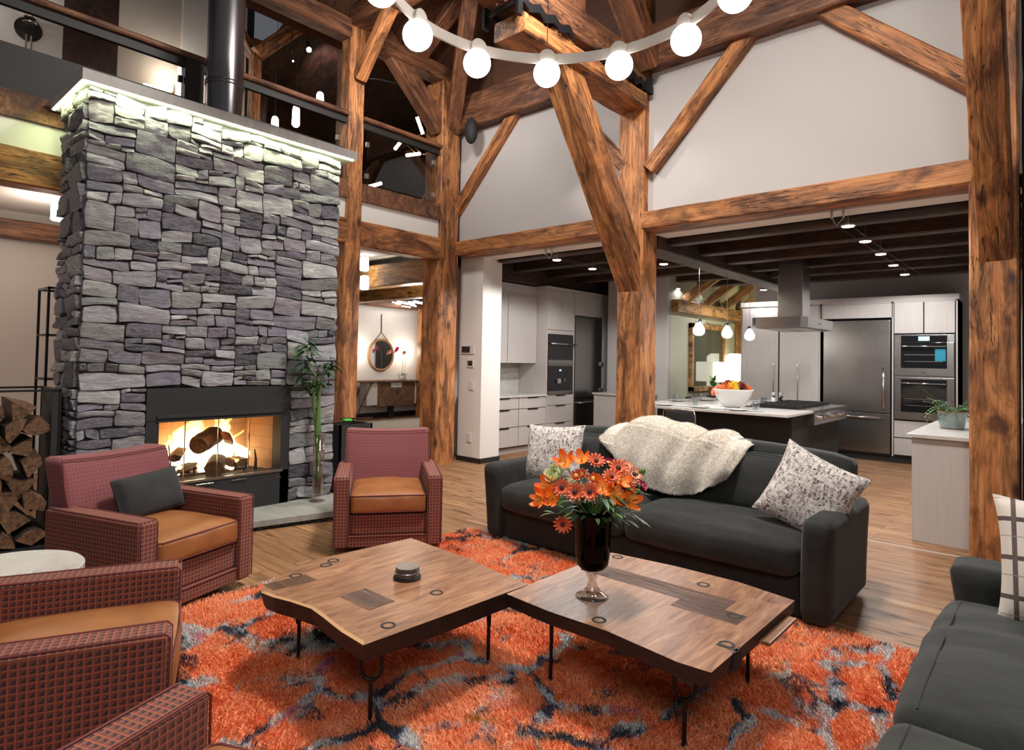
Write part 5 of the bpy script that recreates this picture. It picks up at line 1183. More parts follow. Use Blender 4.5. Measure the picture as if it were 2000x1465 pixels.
# left wall cabinets (faces at x=-6.4)
XK = -6.40
def side_front(t, name, y0, y1, z0, z1, x=XK, hd=None, mat=None):
    b = B(t); b.box(x, x+.02, y0+.003, y1-.003, z0+.003, z1-.003, .002); o = b.obj(name, mat or M['cab'], t)
    if hd == 'lip':
        b = B(t); m = (y0+y1)/2; b.box(x+.005, x+.035, m-.13, m+.13, z1-.014, z1-.002, .002); b.obj('handle', M['black_metal'], o)
    return o
t = thing('base_cabinet', 'greige drawer base cabinets left, beside the short white wall', 'cabinet', (-6.7, 7.45, 0))
b = B(t); b.box(-6.98, XK, 6.76, 8.19, .10, .885); b.obj('carcass', M['cab_gap'], t)
b = B(t); b.box(-6.98, XK+.03, 6.74, 6.76, 0, .89); b.box(-6.98, XK-.05, 6.76, 8.19, 0, .10); b.obj('end_panel', M['cab'], t)
for (a, c) in ((6.77, 7.49), (7.50, 8.185)):
    for (z0, z1) in ((.70, .878), (.42, .695), (.115, .415)): side_front(t, 'drawer', a, c, z0, z1, hd='lip')
b = B(t); b.box(-6.99, XK+.045, 6.74, 8.19, .885, .915, .003); b.obj('countertop', M['counter'], t)
slab('trim_4', -7.0, -6.985, 6.74, 8.2, .915, 1.45, M['marble'], 'veined marble backsplash over the left counter')
t = thing('wall_cabinet', 'greige two door wall cabinet above the left counter', 'cabinet', (-6.8, 7.3, 1.42))
b = B(t); b.box(-6.98, -6.62, 6.76, 8.19, 1.43, 2.60); b.obj('carcass', M['cab'], t)
side_front(t, 'door', 6.77, 7.44, 1.425, 2.55, x=-6.62); side_front(t, 'door', 7.45, 8.185, 1.425, 2.55, x=-6.62)
t = thing('appliance_tower_cabinet', 'greige tower cabinet with microwave and built in coffee machine', 'cabinet', (-6.7, 8.6, 0))
b = B(t); b.box(-6.98, XK+.022, 8.19, 8.21, 0, 2.70); b.box(-6.98, XK+.022, 8.96, 8.98, 0, 2.70); b.box(-6.98, XK, 8.2, 8.97, 1.93, 2.70); b.box(-6.98, XK, 8.2, 8.97, .1, .90); b.box(-6.98, -6.9, 8.2, 8.97, .9, 1.93); b.obj('carcass', M['cab'], t)
side_front(t, 'door', 8.215, 8.585, 2.0, 2.66); side_front(t, 'door', 8.59, 8.955, 2.0, 2.66)
for (z0, z1) in ((.72, .89), (.42, .715), (.115, .415)): side_front(t, 'drawer', 8.215, 8.955, z0, z1, hd='lip')
t = thing('microwave', 'black built in microwave with steel bar handle, left tower', 'microwave', (-6.4, 8.58, 1.44))
b = B(t); b.box(-6.85, XK+.02, 8.225, 8.945, 1.42, 1.93, .003); b.obj('housing', M['black_gloss'], t)
b = B(t); b.box(XK+.018, XK+.03, 8.225, 8.945, 1.42, 1.49, .002); b.obj('steel_strip', M['steel'], t)
b = B(t); handle_h(b, (XK+.02, 8.25, 1.765), (XK+.02, 8.97, 1.765), (.05, 0, 0), .014); b.obj('handle', M['chrome'], t, smooth=True)
t = thing('coffee_machine', 'black built in coffee machine with small blue light below the microwave', 'coffee machine', (-6.4, 8.58, .9))
b = B(t); b.box(-6.85, XK+.02, 8.225, 8.945, .90, 1.415, .003); b.obj('housing', M['black_gloss'], t)
b = B(t); b.box(XK+.018, XK+.03, 8.225, 8.945, .90, .96, .002); b.box(XK+.018, XK+.03, 8.225, 8.945, 1.39, 1.415, .002); b.obj('steel_strip', M['steel'], t)
b = B(t); b.box(XK+.02, XK+.024, 8.55, 8.60, 1.30, 1.325); b.obj('blue_light', M['blue_glow'], t)
b = B(t); b.box(XK+.01, XK+.055, 8.46, 8.56, 1.09, 1.17, .008); b.box(XK+.02, XK+.035, 8.68, 8.70, 1.12, 1.17); b.obj('spout', M['chrome'], t)
t = thing('narrow_refrigerator', 'narrow stainless refrigerator in the left run, half hidden by the centre post side', 'refrigerator', (-6.7, 9.42, 0))
b = B(t); b.box(-6.98, XK, 8.99, 9.86, .1, 2.28); b.obj('body', M['matte_black'], t)
b = B(t); b.box(XK, XK+.03, 9.0, 9.85, .82, 2.27, .004); d_ = b.obj('door', M['steel'], t)
b = B(t); b.box(XK, XK+.03, 9.0, 9.85, .12, .80, .004); d_ = b.obj('freezer_drawer', M['steel'], t)
b = B(t); handle_h(b, (XK+.03, 9.03, .74), (XK+.03, 9.80, .74), (.06, 0, 0), .015); b.obj('handle', M['chrome'], d_, smooth=True)
b = B(t)
for z in (1.40, .92): b.box(XK+.02, XK+.06, 9.80, 9.86, z, z+.06)
b.obj('hinge', M['chrome'], t)
t = thing('fridge_bridge_cabinet', 'greige cabinet door above the narrow refrigerator', 'cabinet', (-6.7, 9.42, 2.3))
b = B(t); b.box(-6.98, XK, 8.98, 9.87, 2.29, 2.70); b.obj('carcass', M['cab'], t); side_front(t, 'door', 8.985, 9.865, 2.30, 2.66)
t = thing('tall_panel_cabinet', 'tall greige cabinet with long bar handle right of the narrow refrigerator', 'cabinet', (-6.7, 10.35, 0))
b = B(t); b.box(-6.98, XK, 9.87, 10.9, 0, 2.70); b.obj('carcass', M['cab'], t); d_ = side_front(t, 'door', 9.88, 10.55, .1, 2.66)
b = B(t); handle_v(b, XK+.02, 10.05+.10, .95, 1.45, 'x', .05, .008); b.obj('handle', M['nickel'], d_, smooth=True)
b = B((-6.7, 9, 2.7)); b.box(-6.98, XK+.02, 8.19, 10.9, 2.70, 2.735, .002); tag(b.obj('cabinet_crown', M['cab']), 'greige crown board over the appliance tower and narrow refrigerator', 'trim board')
b = B((-6.8, 7.5, 2.6)); b.box(-6.98, -6.60, 6.76, 8.18, 2.60, 2.72, .002); tag(b.obj('cabinet_crown', M['cab']), 'greige crown board on top of the two door wall cabinet', 'trim board')
t = thing('low_sideboard', 'low greige cabinet with pale top at the far end of the left aisle', 'cabinet', (-5.6, 9.5, 0))
b = B(t); b.box(-6.1, -5.2, 9.2, 9.75, 0, .90); b.obj('body', M['cab'], t); b = B(t); b.box(-6.12, -5.17, 9.17, 9.77, .90, .93); b.obj('countertop', M['counter'], t)

# switches on the short white wall
def plate(name, label, cat, x, y, z, w, h, inner, mi):
    t = thing(name, label, cat, (x, y, z)); b = B(t); b.box(x-w/2, x+w/2, y-.016, y, z-h/2, z+h/2, .003); b.obj('case', M['white_plastic'], t)
    for (a, c, e, f) in inner: b = B(t); b.box(x+a, x+c, y-.019, y-.014, z+e, z+f, .001); b.obj('screen' if mi == 'screen' else 'rocker', M[mi], t)
plate('thermostat', 'wide wall thermostat with dark square screen, uppermost on the short white wall', 'thermostat', -6.375, 6.33, 1.615, .26, .125, [(-.115, .05, -.045, .045)], 'screen')
plate('thermostat', 'small square thermostat below the wide one', 'thermostat', -6.315, 6.33, 1.418, .13, .115, [(-.045, .045, -.035, .035)], 'screen')
plate('light_switch', 'white light switch plate below the thermostats', 'switch', -6.285, 6.33, 1.10, .085, .13, [(-.02, .02, -.04, .04)], 'porcelain')
plate('wall_outlet', 'white outlet plate low on the short white wall', 'outlet', -6.31, 6.33, .35, .085, .13, [(-.02, .02, -.04, .04)], 'porcelain')
t = thing('wall_outlet', 'white outlet plate on the marble backsplash', 'outlet', (-6.985, 6.98, 1.10)); b = B(t); b.box(-6.985, -6.975, 7.15, 7.25, 1.03, 1.18, .003); b.obj('plate', M['white_plastic'], t)
b = B(t); b.box(-6.976, -6.972, 7.18, 7.22, 1.06, 1.15, .001); b.obj('socket', M['porcelain'], t)
t = thing('wall_speaker', 'black egg shaped speaker hung on the tie beam beside the corner post', 'speaker', (-6.05, 5.97, 4.6))
b = B(t); b.ball((-5.97, 5.90, 4.60), .115, 24, 18, (.85, .75, 1.55)); b.obj('body', M['matte_black'], t, smooth=True); b = B(t); b.cyl((-6.03, 5.92, 4.66), (-6.03, 6.0, 4.72), .02); b.ball((-6.03, 5.825, 4.72), .006, 8, 6); b.obj('bracket', M['nickel'], t)
# ================================================================ ISLAND
t = thing('kitchen_island', 'black kitchen island with pale quartz top and black end panels', 'island', (-3.3, 8.6, 0))
b = B(t); b.box(-4.40, -2.27, 7.35, 9.95, .885, .915, .004); b.obj('countertop', M['counter'], t)
b = B(t); b.box(-4.1, -2.35, 7.75, 9.85, .02, .885, .004); b.obj('body', M['matte_black'], t)
t = thing('gas_range_top', 'black gas cooktop with steel front and silver knobs set in the island', 'cooktop', (-2.7, 9.0, .9))
b = B(t); b.box(-2.44, -2.255, 8.33, 9.93, .735, .916, .006); b.obj('control_front', M['steel'], t)
b = B(t); b.box(-3.12, -2.44, 8.33, 9.80, .905, .925, .004); b.obj('burner_tray', M['black_gloss'], t)
b = B(t)
for i in range(5):
    y = 8.42+i*.31
    for x in (-3.06, -2.78, -2.50): b.box(x-.008, x+.008, y, y+.27, .925, .950)
    for yy in (y, y+.135, y+.262): b.box(-3.06, -2.50, yy, yy+.012, .935, .950)
b.obj('cast_grates', M['matte_black'], t)
for y in (8.47, 8.56, 9.05, 9.17, 9.38, 9.50): b = B(t); b.cyl((-2.255, y, .83), (-2.20, y, .83), .036, .030, n=20); b.cyl((-2.20, y, .83), (-2.193, y, .83), .030, .024, n=20); b.box(-2.200, -2.185, y-.006, y+.006, .80, .862); b.obj('knob', M['chrome'], t, auto=40)
# hood
t = thing('range_hood', 'stainless chimney range hood hanging over the island cooktop', 'range hood', (-2.7, 9.0, 1.96))
b = B(t); hx0, hx1, hy0, hy1 = -3.06, -2.36, 8.34, 9.62
poly0 = [(hx0+.07, hy0), (hx1-.07, hy0), (hx1, hy0+.07), (hx1, hy1-.05), (hx1-.05, hy1), (hx0+.05, hy1), (hx0, hy1-.05), (hx0, hy0+.07)]
b.prism(poly0, 1.972, 2.105); b.obj('canopy', M['steel'], t, auto=30)
b = B(t); b.box(hx0+.06, -2.73, hy0+.12, hy1-.1, 1.962, 1.974); b.box(-2.69, hx1-.06, hy0+.12, hy1-.1, 1.962, 1.974); b.obj('grease_filter', M['nickel'], t)
b = B(t); b.box(-2.86, -2.54, 8.80, 9.13, 2.105, 2.72, .002); b.box(-2.853, -2.547, 8.81, 9.12, 2.72, 3.06, .002); b.obj('chimney', M['steel'], t)
b = B(t); b.box(-2.362, -2.357, 8.86, 8.98, 2.03, 2.045); b.obj('badge', M['matte_black'], t)
# stools
def stool(x, label):
    t = thing('bar_stool', label, 'bar stool', (x, 7.1, 0), 0, 'bar stools at the kitchen island')
    b = B(); b.soft(-.20, .20, -.18, .20, .58, .64, .02, 6); b.obj('seat', M['black_cloth'], t, smooth=True)
    b = B(); b.soft(-.19, .19, -.22, -.17, .66, .865, .015, 6); b.obj('backrest', M['matte_black'], t, smooth=True)
    b = B(); b.tube([(-.20, -.20, .66), (-.205, -.215, .80), (-.19, -.22, .878), (0, -.222, .884), (.19, -.22, .878), (.205, -.215, .80), (.20, -.20, .66)], .009, 8); b.obj('top_rail', M['nickel'], t, smooth=True)
    for sx in (-1, 1):
        for sy in (-1, 1): b = B(); b.cyl((sx*.20, sy*.19, 0), (sx*.17, sy*.16, .60), .012, n=10); b.obj('leg', M['black_metal'], t, smooth=True)
    t.scale = (1, 1, 1.05)
    b = B(); b.tube([(-.19, -.18, .22), (.19, -.18, .22), (.19, .18, .22), (-.19, .18, .22)], .008, 6, closed=True); b.obj('footrest', M['nickel'], t)
    return t
stool(-3.93, 'dark bar stool nearest the centre post, its back rail above the fur throw')
stool(-3.36, 'dark bar stool second from the centre post')
t = thing('dining_chair', 'black chair back beyond the island in front of the green wall', 'chair', (-4.55, 10.05, 0))
b = B(); b.soft(-.24, .24, -.03, .04, .45, .90, .02, 8); b.obj('backrest', M['black_cloth'], t, smooth=True)
b = B(); b.soft(-.24, .24, 0, .46, .40, .47, .02, 8); b.obj('seat', M['black_cloth'], t, smooth=True)
for sx in (-1, 1):
    for sy in (.03, .42): b = B(); b.cyl((sx*.2, sy, 0), (sx*.2, sy, .42), .015, n=8); b.obj('leg', M['matte_black'], t)
# bowl with mums
t = thing('white_bowl', 'large round white ceramic bowl on the island holding autumn flowers', 'bowl', (-3.16, 8.02, .915))
b = B(); b.lathe([(.085, 0), (.09, .004), (.15, .05), (.215, .14), (.250, .225), (.256, .24), (.248, .24), (.24, .225), (.10, .20)], (0, 0, 0), 48); b.obj('shell', M['porcelain'], t, smooth=True)
cols = [('orange', (.85, .24, .05)), ('rust', (.45, .09, .03)), ('yellow', (.90, .62, .04)), ('dark red', (.20, .02, .02)), ('salmon', (.85, .33, .18))]
q = random.Random(21); pr = {}
mumpos = [(-.20, -.05, .26, 4), (-.16, .08, .27, 0), (-.13, -.12, .28, 0), (-.05, -.14, .30, 2), (.0, -.10, .32, 2), (-.02, .06, .34, 1), (.07, -.12, .30, 3), (.10, .0, .33, 3), (.16, -.06, .28, 0), (.20, .03, .26, 1), (.13, .12, .30, 3), (-.08, .0, .34, 1), (.22, -.02, .25, 0), (-.22, .04, .24, 4), (.03, .14, .32, 1)]
where = ['at the left rim', 'rear left', 'front left', 'left of centre front', 'centre front', 'at the top rear', 'right of centre front', 'upper right', 'front right', 'right side', 'rear right', 'at the top left', 'hanging at the right rim', 'outermost left', 'far rear']
for i, (dx, dy, dz, c) in enumerate(mumpos):
    if c not in pr:
        f = thing('chrysanthemum', 'x', 'flower'); b = B()
        for j, (n_, L, cu) in enumerate(((14, .045, .1), (13, .038, .45), (11, .030, .8), (8, .02, 1.2))): petal_mesh(b, n_, L, .006, cu, .3, twist=j*.3)
        b.obj('petals', flat(cols[c][0].replace(' ', '_')+'_petal', cols[c][1], .7), f); pr[c] = f
        b = B(); b.tube([(0, 0, 0), (0, 0, -.06)], .003, 5); b.obj('stem', M['leaf'], f)
    else: f = copy_tree(pr[c])
    p = lat*dx+(-tow)*(-dy)*-1; f.location = Vector((-3.16, 8.02, .915+dz-.03))+lat*dx-tow*dy
    nn = Vector((f.location.x+3.16, f.location.y-8.02, .12)).normalized()+tow*.3; f.rotation_euler = nn.to_track_quat('Z', 'Y').to_euler(); s = q.uniform(1.5, 1.8); f.scale = (s, s, s)
    f['label'] = '%s chrysanthemum in the white bowl, %s' % (cols[c][0], where[i]); f['group'] = 'chrysanthemums in the white bowl'
t = thing('bowl_greenery', 'dark leaves between the flowers of the white bowl', 'greenery', (-3.16, 8.02, 1.12)); b = B()
for i in range(40): a = q.uniform(0, 6.28); leafv(b, (math.cos(a)*.1, math.sin(a)*.1, 0), (math.cos(a), math.sin(a), q.uniform(.1, .9)), .12, .012)
b.obj('leaves', M['leaf'], t)
# place settings
def plate_(x, y, lab, i):
    t = thing('dinner_plate', lab, 'plate', (x, y, .916), 0, 'plates on the island'); b = B(); b.lathe([(.07, 0), (.08, .003), (.135, .016), (.137, .019), (.085, .008), (.01, .007)], (0, 0, 0), 36); b.obj('rim', M['porcelain'], t, smooth=True); return t
pl = [(-3.90, 7.55, 'white plate on the island nearest the centre post, front row'), (-3.40, 7.55, 'white plate on the island in the front row behind the fur throw'), (-2.92, 7.55, 'white plate on the island at the front right corner'), (-4.20, 8.55, 'white plate in the back row nearest the centre post'), (-4.0, 9.1, 'white plate in the back row, middle one'), (-3.72, 9.60, 'white plate in the back row near the pantry'), (-3.3, 9.7, 'white plate farthest back beside the mills')]
for i, p in enumerate(pl): plate_(*p, i)
def napkin(x, y, lab, rz):
    t = B((x, y, .917)); t.soft(x-.10, x+.10, y-.05, y+.05, .917, .927, .004, 4); o = t.obj('napkin', flat('grey_teal_linen', (.38, .44, .43), .9), smooth=True); o.rotation_euler = (0, 0, rz); tag(o, lab, 'napkin', 'napkins on the island')
for (x, y, l, r_) in ((-3.66, 7.56, 'grey teal napkin between the two front row plates', .1), (-2.72, 7.56, 'grey teal napkin right of the front corner plate', .1), (-4.28, 8.85, 'grey teal napkin in the back row near the post', .6), (-3.9, 9.36, 'grey teal napkin in the back row beyond the bowl', .6), (-3.16, 7.52, 'grey teal napkin left of the front corner plate', .1)): napkin(x, y, l, r_)
b = B((-3.45, 7.9, .917)); b.prism([(-3.62, 7.72), (-3.20, 7.72), (-3.16, 8.2), (-3.58, 8.2)], .9155, .919); tag(b.obj('table_runner', flat('white_linen', (.72, .73, .73), .9)), 'white cloth lying under the white bowl on the island', 'cloth')
gl0 = None
for i, (x, y, l) in enumerate(((-4.15, 8.35, 'short drinking glass on the island, first right of the centre post'), (-4.05, 8.95, 'short drinking glass in the back row, second from the post'), (-3.82, 9.15, 'short drinking glass in the back row left of the bowl'), (-3.45, 8.45, 'short drinking glass just left of the white bowl'), (-3.02, 8.75, 'short drinking glass right behind the white bowl'), (-2.78, 7.78, 'short drinking glass at the front right corner beside the cooktop'), (-3.60, 7.85, 'short drinking glass in front of the white bowl on the left'))):
    if gl0 is None:
        gl0 = o = thing('drinking_glass', l, 'glass'); b = B(); b.lathe([(.028, 0), (.034, .003), (.038, .095), (.036, .095), (.032, .012), (.005, .010)], (0, 0, 0), 28); b.obj('tumbler', M['water_glass'], o, smooth=True)
        b = B(); b.lathe([(.031, .012), (.035, .06), (.001, .060)], (0, 0, 0), 24); b.obj('water', M['pane'], o, smooth=True)
    else: o = copy_tree(gl0)
    o.location = (x, y, .9165); o['label'] = l; o['group'] = 'drinking glasses on the island'; o.scale = (1.15, 1.15, 1.15)
for i, (x, y, l, mt) in enumerate(((-3.07, 9.28, 'clear and steel salt mill beside the cooktop, left one', 'porcelain'), (-2.97, 9.30, 'dark filled pepper mill beside the cooktop, right one', 'black_gloss'))):
    t = thing('spice_mill', l, 'mill', (x, y, .916)); b = B(); b.lathe([(.028, 0), (.030, .004), (.026, .09)], (0, 0, 0), 24); b.obj('body', M[mt], t, smooth=True)
    b = B(); b.lathe([(.026, .09), (.030, .10), (.030, .155), (.024, .165)], (0, 0, 0), 24); b.obj('steel_cap', M['chrome'], t, smooth=True)
# plant and lamps in the nook
t = thing('potted_plant', 'leafy green plant in a dark red pot before the nook window', 'potted plant', (-4.60, 10.75, .90))
b = B(); b.lathe([(.055, 0), (.06, .01), (.085, .15), (.088, .155), (.07, .15), (.01, .14)], (0, 0, 0), 24); b.obj('pot', M['terracotta'], t, smooth=True)
b = B(); q = random.Random(4)
for i in range(26): a = q.uniform(0, 6.28); leafv(b, (.02*math.cos(a), .02*math.sin(a), .15+q.uniform(0, .12)), (math.cos(a)*.7, math.sin(a)*.7, q.uniform(.4, 2)), q.uniform(.14, .26), .022, .5)
b.obj('leaves', M['leaf_light'], t)
t = thing('plant_stand', 'small round black pedestal carrying the red potted plant', 'stand', (-4.60, 10.75, 0)); b = B(); b.cyl((0, 0, 0), (0, 0, .02), .14, n=24); b.cyl((0, 0, .02), (0, 0, .88), .02, n=12); b.cyl((0, 0, .88), (0, 0, .90), .11, n=24); b.obj('column', M['matte_black'], t)
t = thing('tall_shade_lamp', 'tall glowing white cylinder lamp in the nook beside the golden post', 'lamp', (-4.78, 12.2, 0))
b = B(); b.lathe([(.11, .95), (.17, 1.02), (.17, 1.62), (.10, 1.68)], (0, 0, 0), 32); b.obj('lamp_shade', M['lampshade'], t, smooth=True); b = B(); b.cyl((0, 0, 0), (0, 0, .03), .14, n=24); b.cyl((0, 0, .03), (0, 0, .96), .015, n=10); b.obj('stem', M['matte_black'], t)
t = thing('table_lamp', 'glowing white drum lamp left of the leafy plant, before the nook window', 'lamp', (-4.80, 11.62, 0))
b = B(); b.lathe([(.14, 1.13), (.155, 1.14), (.155, 1.50), (.14, 1.51)], (0, 0, 0), 32); b.obj('lamp_shade', M['lampshade'], t, smooth=True); b = B(); b.cyl((0, 0, 0), (0, 0, .02), .12, n=24); b.cyl((0, 0, .02), (0, 0, 1.16), .012, n=10); b.obj('stem', M['matte_black'], t)
point('nook_light', (-4.3, 11.6, 2.0), 14, (1, .90, .62), .15); point('nook_light', (-3.9, 12.8, 2.8), 22, (1, .80, .42), .15)

# ================================================================ CABLE LIGHTS
def cable_lamp(p, lab, power=9):
    t = thing('cable_lamp', lab, 'ceiling lamp', p, 0, 'small disc lamps on the kitchen cables')
    b = B(); b.lathe([(.052, -.010), (.062, -.006), (.062, .004), (.012, .010), (.008, .03)], (0, 0, 0), 24); b.obj('housing', M['nickel'], t, smooth=True)
    b = B(); b.cyl((0, 0, .02), (0, 0, .27), .0025, n=6); b.obj('hanger_rod', M['nickel'], t)
    b = B(); b.lathe([(.003, -.018), (.050, -.015), (.054, -.010), (.003, -.009)], (0, 0, 0), 24); b.obj('lens', M['bulb'], t, smooth=True)
    spot('lamp_beam', (p[0], p[1], p[2]-.03), (p[0], p[1], 0), power, 165, (1, .97, .94), .05, .2); return t
ords = ['nearest the opening', 'second', 'third', 'fourth', 'fifth and farthest']
for i, (x, y) in enumerate(((-1.453, 6.40), (-1.494, 7.296), (-1.527, 8.23), (-1.57, 9.236), (-1.604, 10.242))): cable_lamp((x, y, 2.80), 'lit disc lamp in the right hand row over the end counter, %s' % ords[i], 72)
for i, (x, y, l) in enumerate(((-4.862, 6.42, 'lit disc lamp over the left cabinets, nearest the opening'), (-4.917, 7.331, 'lit disc lamp over the left cabinets, second from opening'), (-3.90, 7.498, 'lit disc lamp hanging just right of the centre post'), (-5.021, 10.156, 'lit disc lamp above the first island pendant'), (-5.03, 11.033, 'lit disc lamp above the second island pendant'), (-3.85, 11.1, 'lit disc lamp left of the hood before the pantry'))): cable_lamp((x, y, 2.80), l, 74)
for (x, lab) in ((-1.52, 'pair of thin steel cables over the end counter'), (-4.92, 'pair of thin steel cables over the left aisle')):
    t = thing('lamp_cable', lab, 'cable', (x, 8.8, 2.86)); b = B(t)
    for dx in (-.05, .05): b.tube([(x+dx, 6.34, 2.93), (x+dx, 6.38, 2.83), (x+dx, 8.6, 2.815), (x+dx, 11.2, 2.83)], .0012, 6)
    b.obj('cable', M['nickel'], t); b = B(t)
    for dx in (-.05, .05): b.box(x+dx-.01, x+dx+.01, 6.30, 6.34, 2.86, 2.94, .002)
    b.tube([(x-.05, 6.33, 2.87), (x-.02, 6.36, 2.80), (x+.05, 6.33, 2.87)], .004, 6); b.obj('anchor', M['chrome'], t)
for i, (y, l) in enumerate(((7.72, 'glowing pear shaped pendant over the island, nearest'), (8.647, 'glowing pear shaped pendant over the island, middle one'), (9.51, 'glowing pear shaped pendant over the island, farthest, before the pantry'))):
    t = thing('pendant_lamp', l, 'pendant lamp', (-3.5, y, 1.92), 0, 'pear shaped pendants over the island')
    b = B(); b.lathe([(.003, -.078), (.04, -.072), (.068, -.045), (.076, -.01), (.066, .03), (.042, .07), (.034, .095)], (0, 0, 0), 28); b.obj('bulb', M['globe'], t, smooth=True)
    b = B(); b.lathe([(.036, .09), (.040, .10), (.038, .13), (.01, .14)], (0, 0, 0), 20); b.obj('socket', M['chrome'], t, smooth=True)
    b = B(); b.cyl((0, 0, .14), (0, 0, .92), .003, n=6); b.obj('cord', M['chrome'], t)

# ================================================================ ENTRY
XW = -12.40
t = thing('round_mirror', 'round wood framed mirror hung by a leather strap on the entry wall', 'mirror', (XW, 9.28, 1.53))
n = 48; r = .365
b = B(); b.add([(.035, r*math.cos(2*PI*i/n), r*math.sin(2*PI*i/n)) for i in range(n)], [tuple(range(n))]); b.obj('mirror_glass', M['mirror'], t)
b = B(); b.tube([(.03, r*1.02*math.cos(2*PI*i/n), r*1.02*math.sin(2*PI*i/n)) for i in range(n)], .028, 10, closed=True); b.obj('frame', flat('tan_bentwood', (.36, .18, .07), .5), t, smooth=True)
b = B(); b.tube([(.03, -.22, .32), (.03, 0, .56), (.03, .22, .32)], .012, 6); b.tube([(.03, 0, .56), (.02, 0, 1.0)], .012, 6); b.obj('strap', flat('brown_leather_strap', (.16, .06, .03), .5), t)
for i, (y, l) in enumerate(((8.56, 'brass wall sconce glowing left of the round mirror'), (9.98, 'brass wall sconce glowing right of the round mirror'))):
    t = thing('wall_sconce', l, 'wall lamp', (XW, y, 1.62), 0, 'pair of sconces beside the round mirror'); b = B(); b.cyl((0, 0, 0), (.07, 0, 0), .035, n=20); b.obj('backplate', M['brass'], t); b = B(); b.lathe([(.03, -.10), (.05, -.09), (.05, -.03), (.03, -.02)], (.10, 0, 0), 20); b.lathe([(.03, .02), (.05, .03), (.05, .09), (.03, .10)], (.10, 0, 0), 20); b.obj('glass_shade', M['bulb_warm'], t, smooth=True)
    point('sconce_light', (XW+.22, y, 1.62), 10, (1, .88, .74), .06)
t = thing('console_table', 'walnut console table with slanted legs and small white drawer under the round mirror', 'console table', (-12.1, 9.45, 0))
mw = timber('light_walnut_veneer', (.10, .05, .028), (.20, .11, .065), (.29, .17, .10), .45)
b = B(t); b.box(-12.36, -11.88, 8.05, 10.55, .885, .92, .004); b.obj('tabletop', mw, t)
b = B(t); b.box(-12.30, -11.98, 8.92, 10.05, .30, .885, .004); cb = b.obj('cabinet_box', mw, t)
for (a, c) in ((8.62, 8.92), (10.05, 10.30)): b = B(t); b.box(-12.28, -11.99, a, c, .34, .87); b.obj('white_side_niche', M['white_plastic'], t)
b = B(t); b.box(-11.985, -11.96, 9.30, 9.62, .75, .87, .003); dr = b.obj('drawer', M['white_plastic'], t); b = B(t); b.ball((-11.95, 9.46, .80), .010, 8, 6); b.obj('knob', M['matte_black'], dr)
for (a, c) in ((8.95, 9.48), (9.49, 10.02)): b = B(t); b.box(-11.985, -11.97, a, c, .31, .74, .002); d_ = b.obj('door', mw, t); b = B(t); m = 9.46 if a < 9.2 else 9.52; b.box(-11.968, -11.955, m-.008, m+.008, .58, .68); b.obj('pull', M['matte_black'], d_)
for (ya, yb) in ((8.72, 8.25), (10.15, 10.45)):
    for xf in (-11.93, -12.30): b = B(t); b.cyl((xf, ya, .885), (xf, yb, 0), .028, .018, n=10); b.obj('leg', mw, t, smooth=True)
b = B(t); b.box(-12.16, -12.10, 9.35, 9.50, 0, .30); b.obj('centre_support', M['matte_black'], t)
def orchid(name, lab, x, y, z, col, sprig):
    t = thing(name, lab, 'orchid', (x, y, z)); b = B(); b.lathe([(.05, 0), (.06, .005), (.075, .12), (.07, .12), (.01, .11)], (0, 0, 0), 24); b.obj('pot', M['white_plastic'], t, smooth=True)
    b = B(); q = random.Random(8)
    for k in range(6): a = k*1.05; leafv(b, (0, 0, .12), (math.cos(a)*.6, math.sin(a), .55), .20, .03, .5)
    b.obj('leaves', M['leaf'], t); b = B(); b.tube(sprig, .004, 6); b.obj('stem', M['leaf_light'], t)
    b = B()
    for k in range(5):
        f = .72+.07*k; i = min(len(sprig)-2, int(f*(len(sprig)-1))); p = Vector(sprig[i]).lerp(Vector(sprig[i+1]), f*(len(sprig)-1)-i)
        for s in range(5): a = s*1.256+k; leafv(b, p+Vector((.02, 0, 0)), (.25, math.cos(a), math.sin(a)), .055, .026, .1, 4)
    b.obj('blossoms', col, t)
orchid('potted_orchid', 'pale pink orchid in a grey white pot on the console table', -12.12, 9.80, .92, flat('pale_pink_orchid', (.75, .32, .30), .6), [(0, 0, .12), (0, .04, .4), (0, .05, .62), (.02, .02, .70), (.04, -.03, .70), (.05, -.08, .66)])
orchid('potted_orchid', 'magenta orchid leaning in front of the round mirror', -11.95, 9.60, .92, flat('magenta_orchid', (.80, .02, .22), .6), [(0, 0, .12), (0, .02, .4), (0, 0, .68), (.0, -.08, .80), (0, -.16, .78), (0, -.24, .70)])
b = B((-10.2, 8.4, 0)); b.box(-11.7, -8.4, 6.7, 10.2, .0, .012); g = G('pale_woven_rug'); nn = g.noise(g.map(g.co(), (2, 14, 1)), 3, 5, .7); g.P(Base_Color=g.ramp(nn, [(.35, (.33, .28, .23)), (.6, (.62, .57, .50))]), Roughness=.95); tag(b.obj('entry_rug', g.m), 'pale grey beige woven rug before the console table', 'rug')
for (x, y, z, l) in ((-8.3, 5.855, 3.0, 'upper white cylinder lamp at the entry ceiling beam'), (-8.3, 5.866, 2.70, 'lower white cylinder lamp hanging in the entry'), (-8.0, 1.708, 3.02, 'white cylinder lamp in the hall left of the chimney')):
    zc = z-.02; t = thing('cylinder_pendant', l, 'pendant lamp', (x, y, zc), 0, 'white cylinder pendants under the loft'); b = B(); b.lathe([(.055, -.12), (.07, -.11), (.07, .09), (.05, .10)], (0, 0, 0), 24); b.obj('glass_shade', M['bulb_warm'] if False else M['globe'], t, smooth=True); b = B(); b.cyl((0, 0, .10), (0, 0, max(.12, 3.12-zc)), .012, n=8); b.obj('rod', M['nickel'], t)
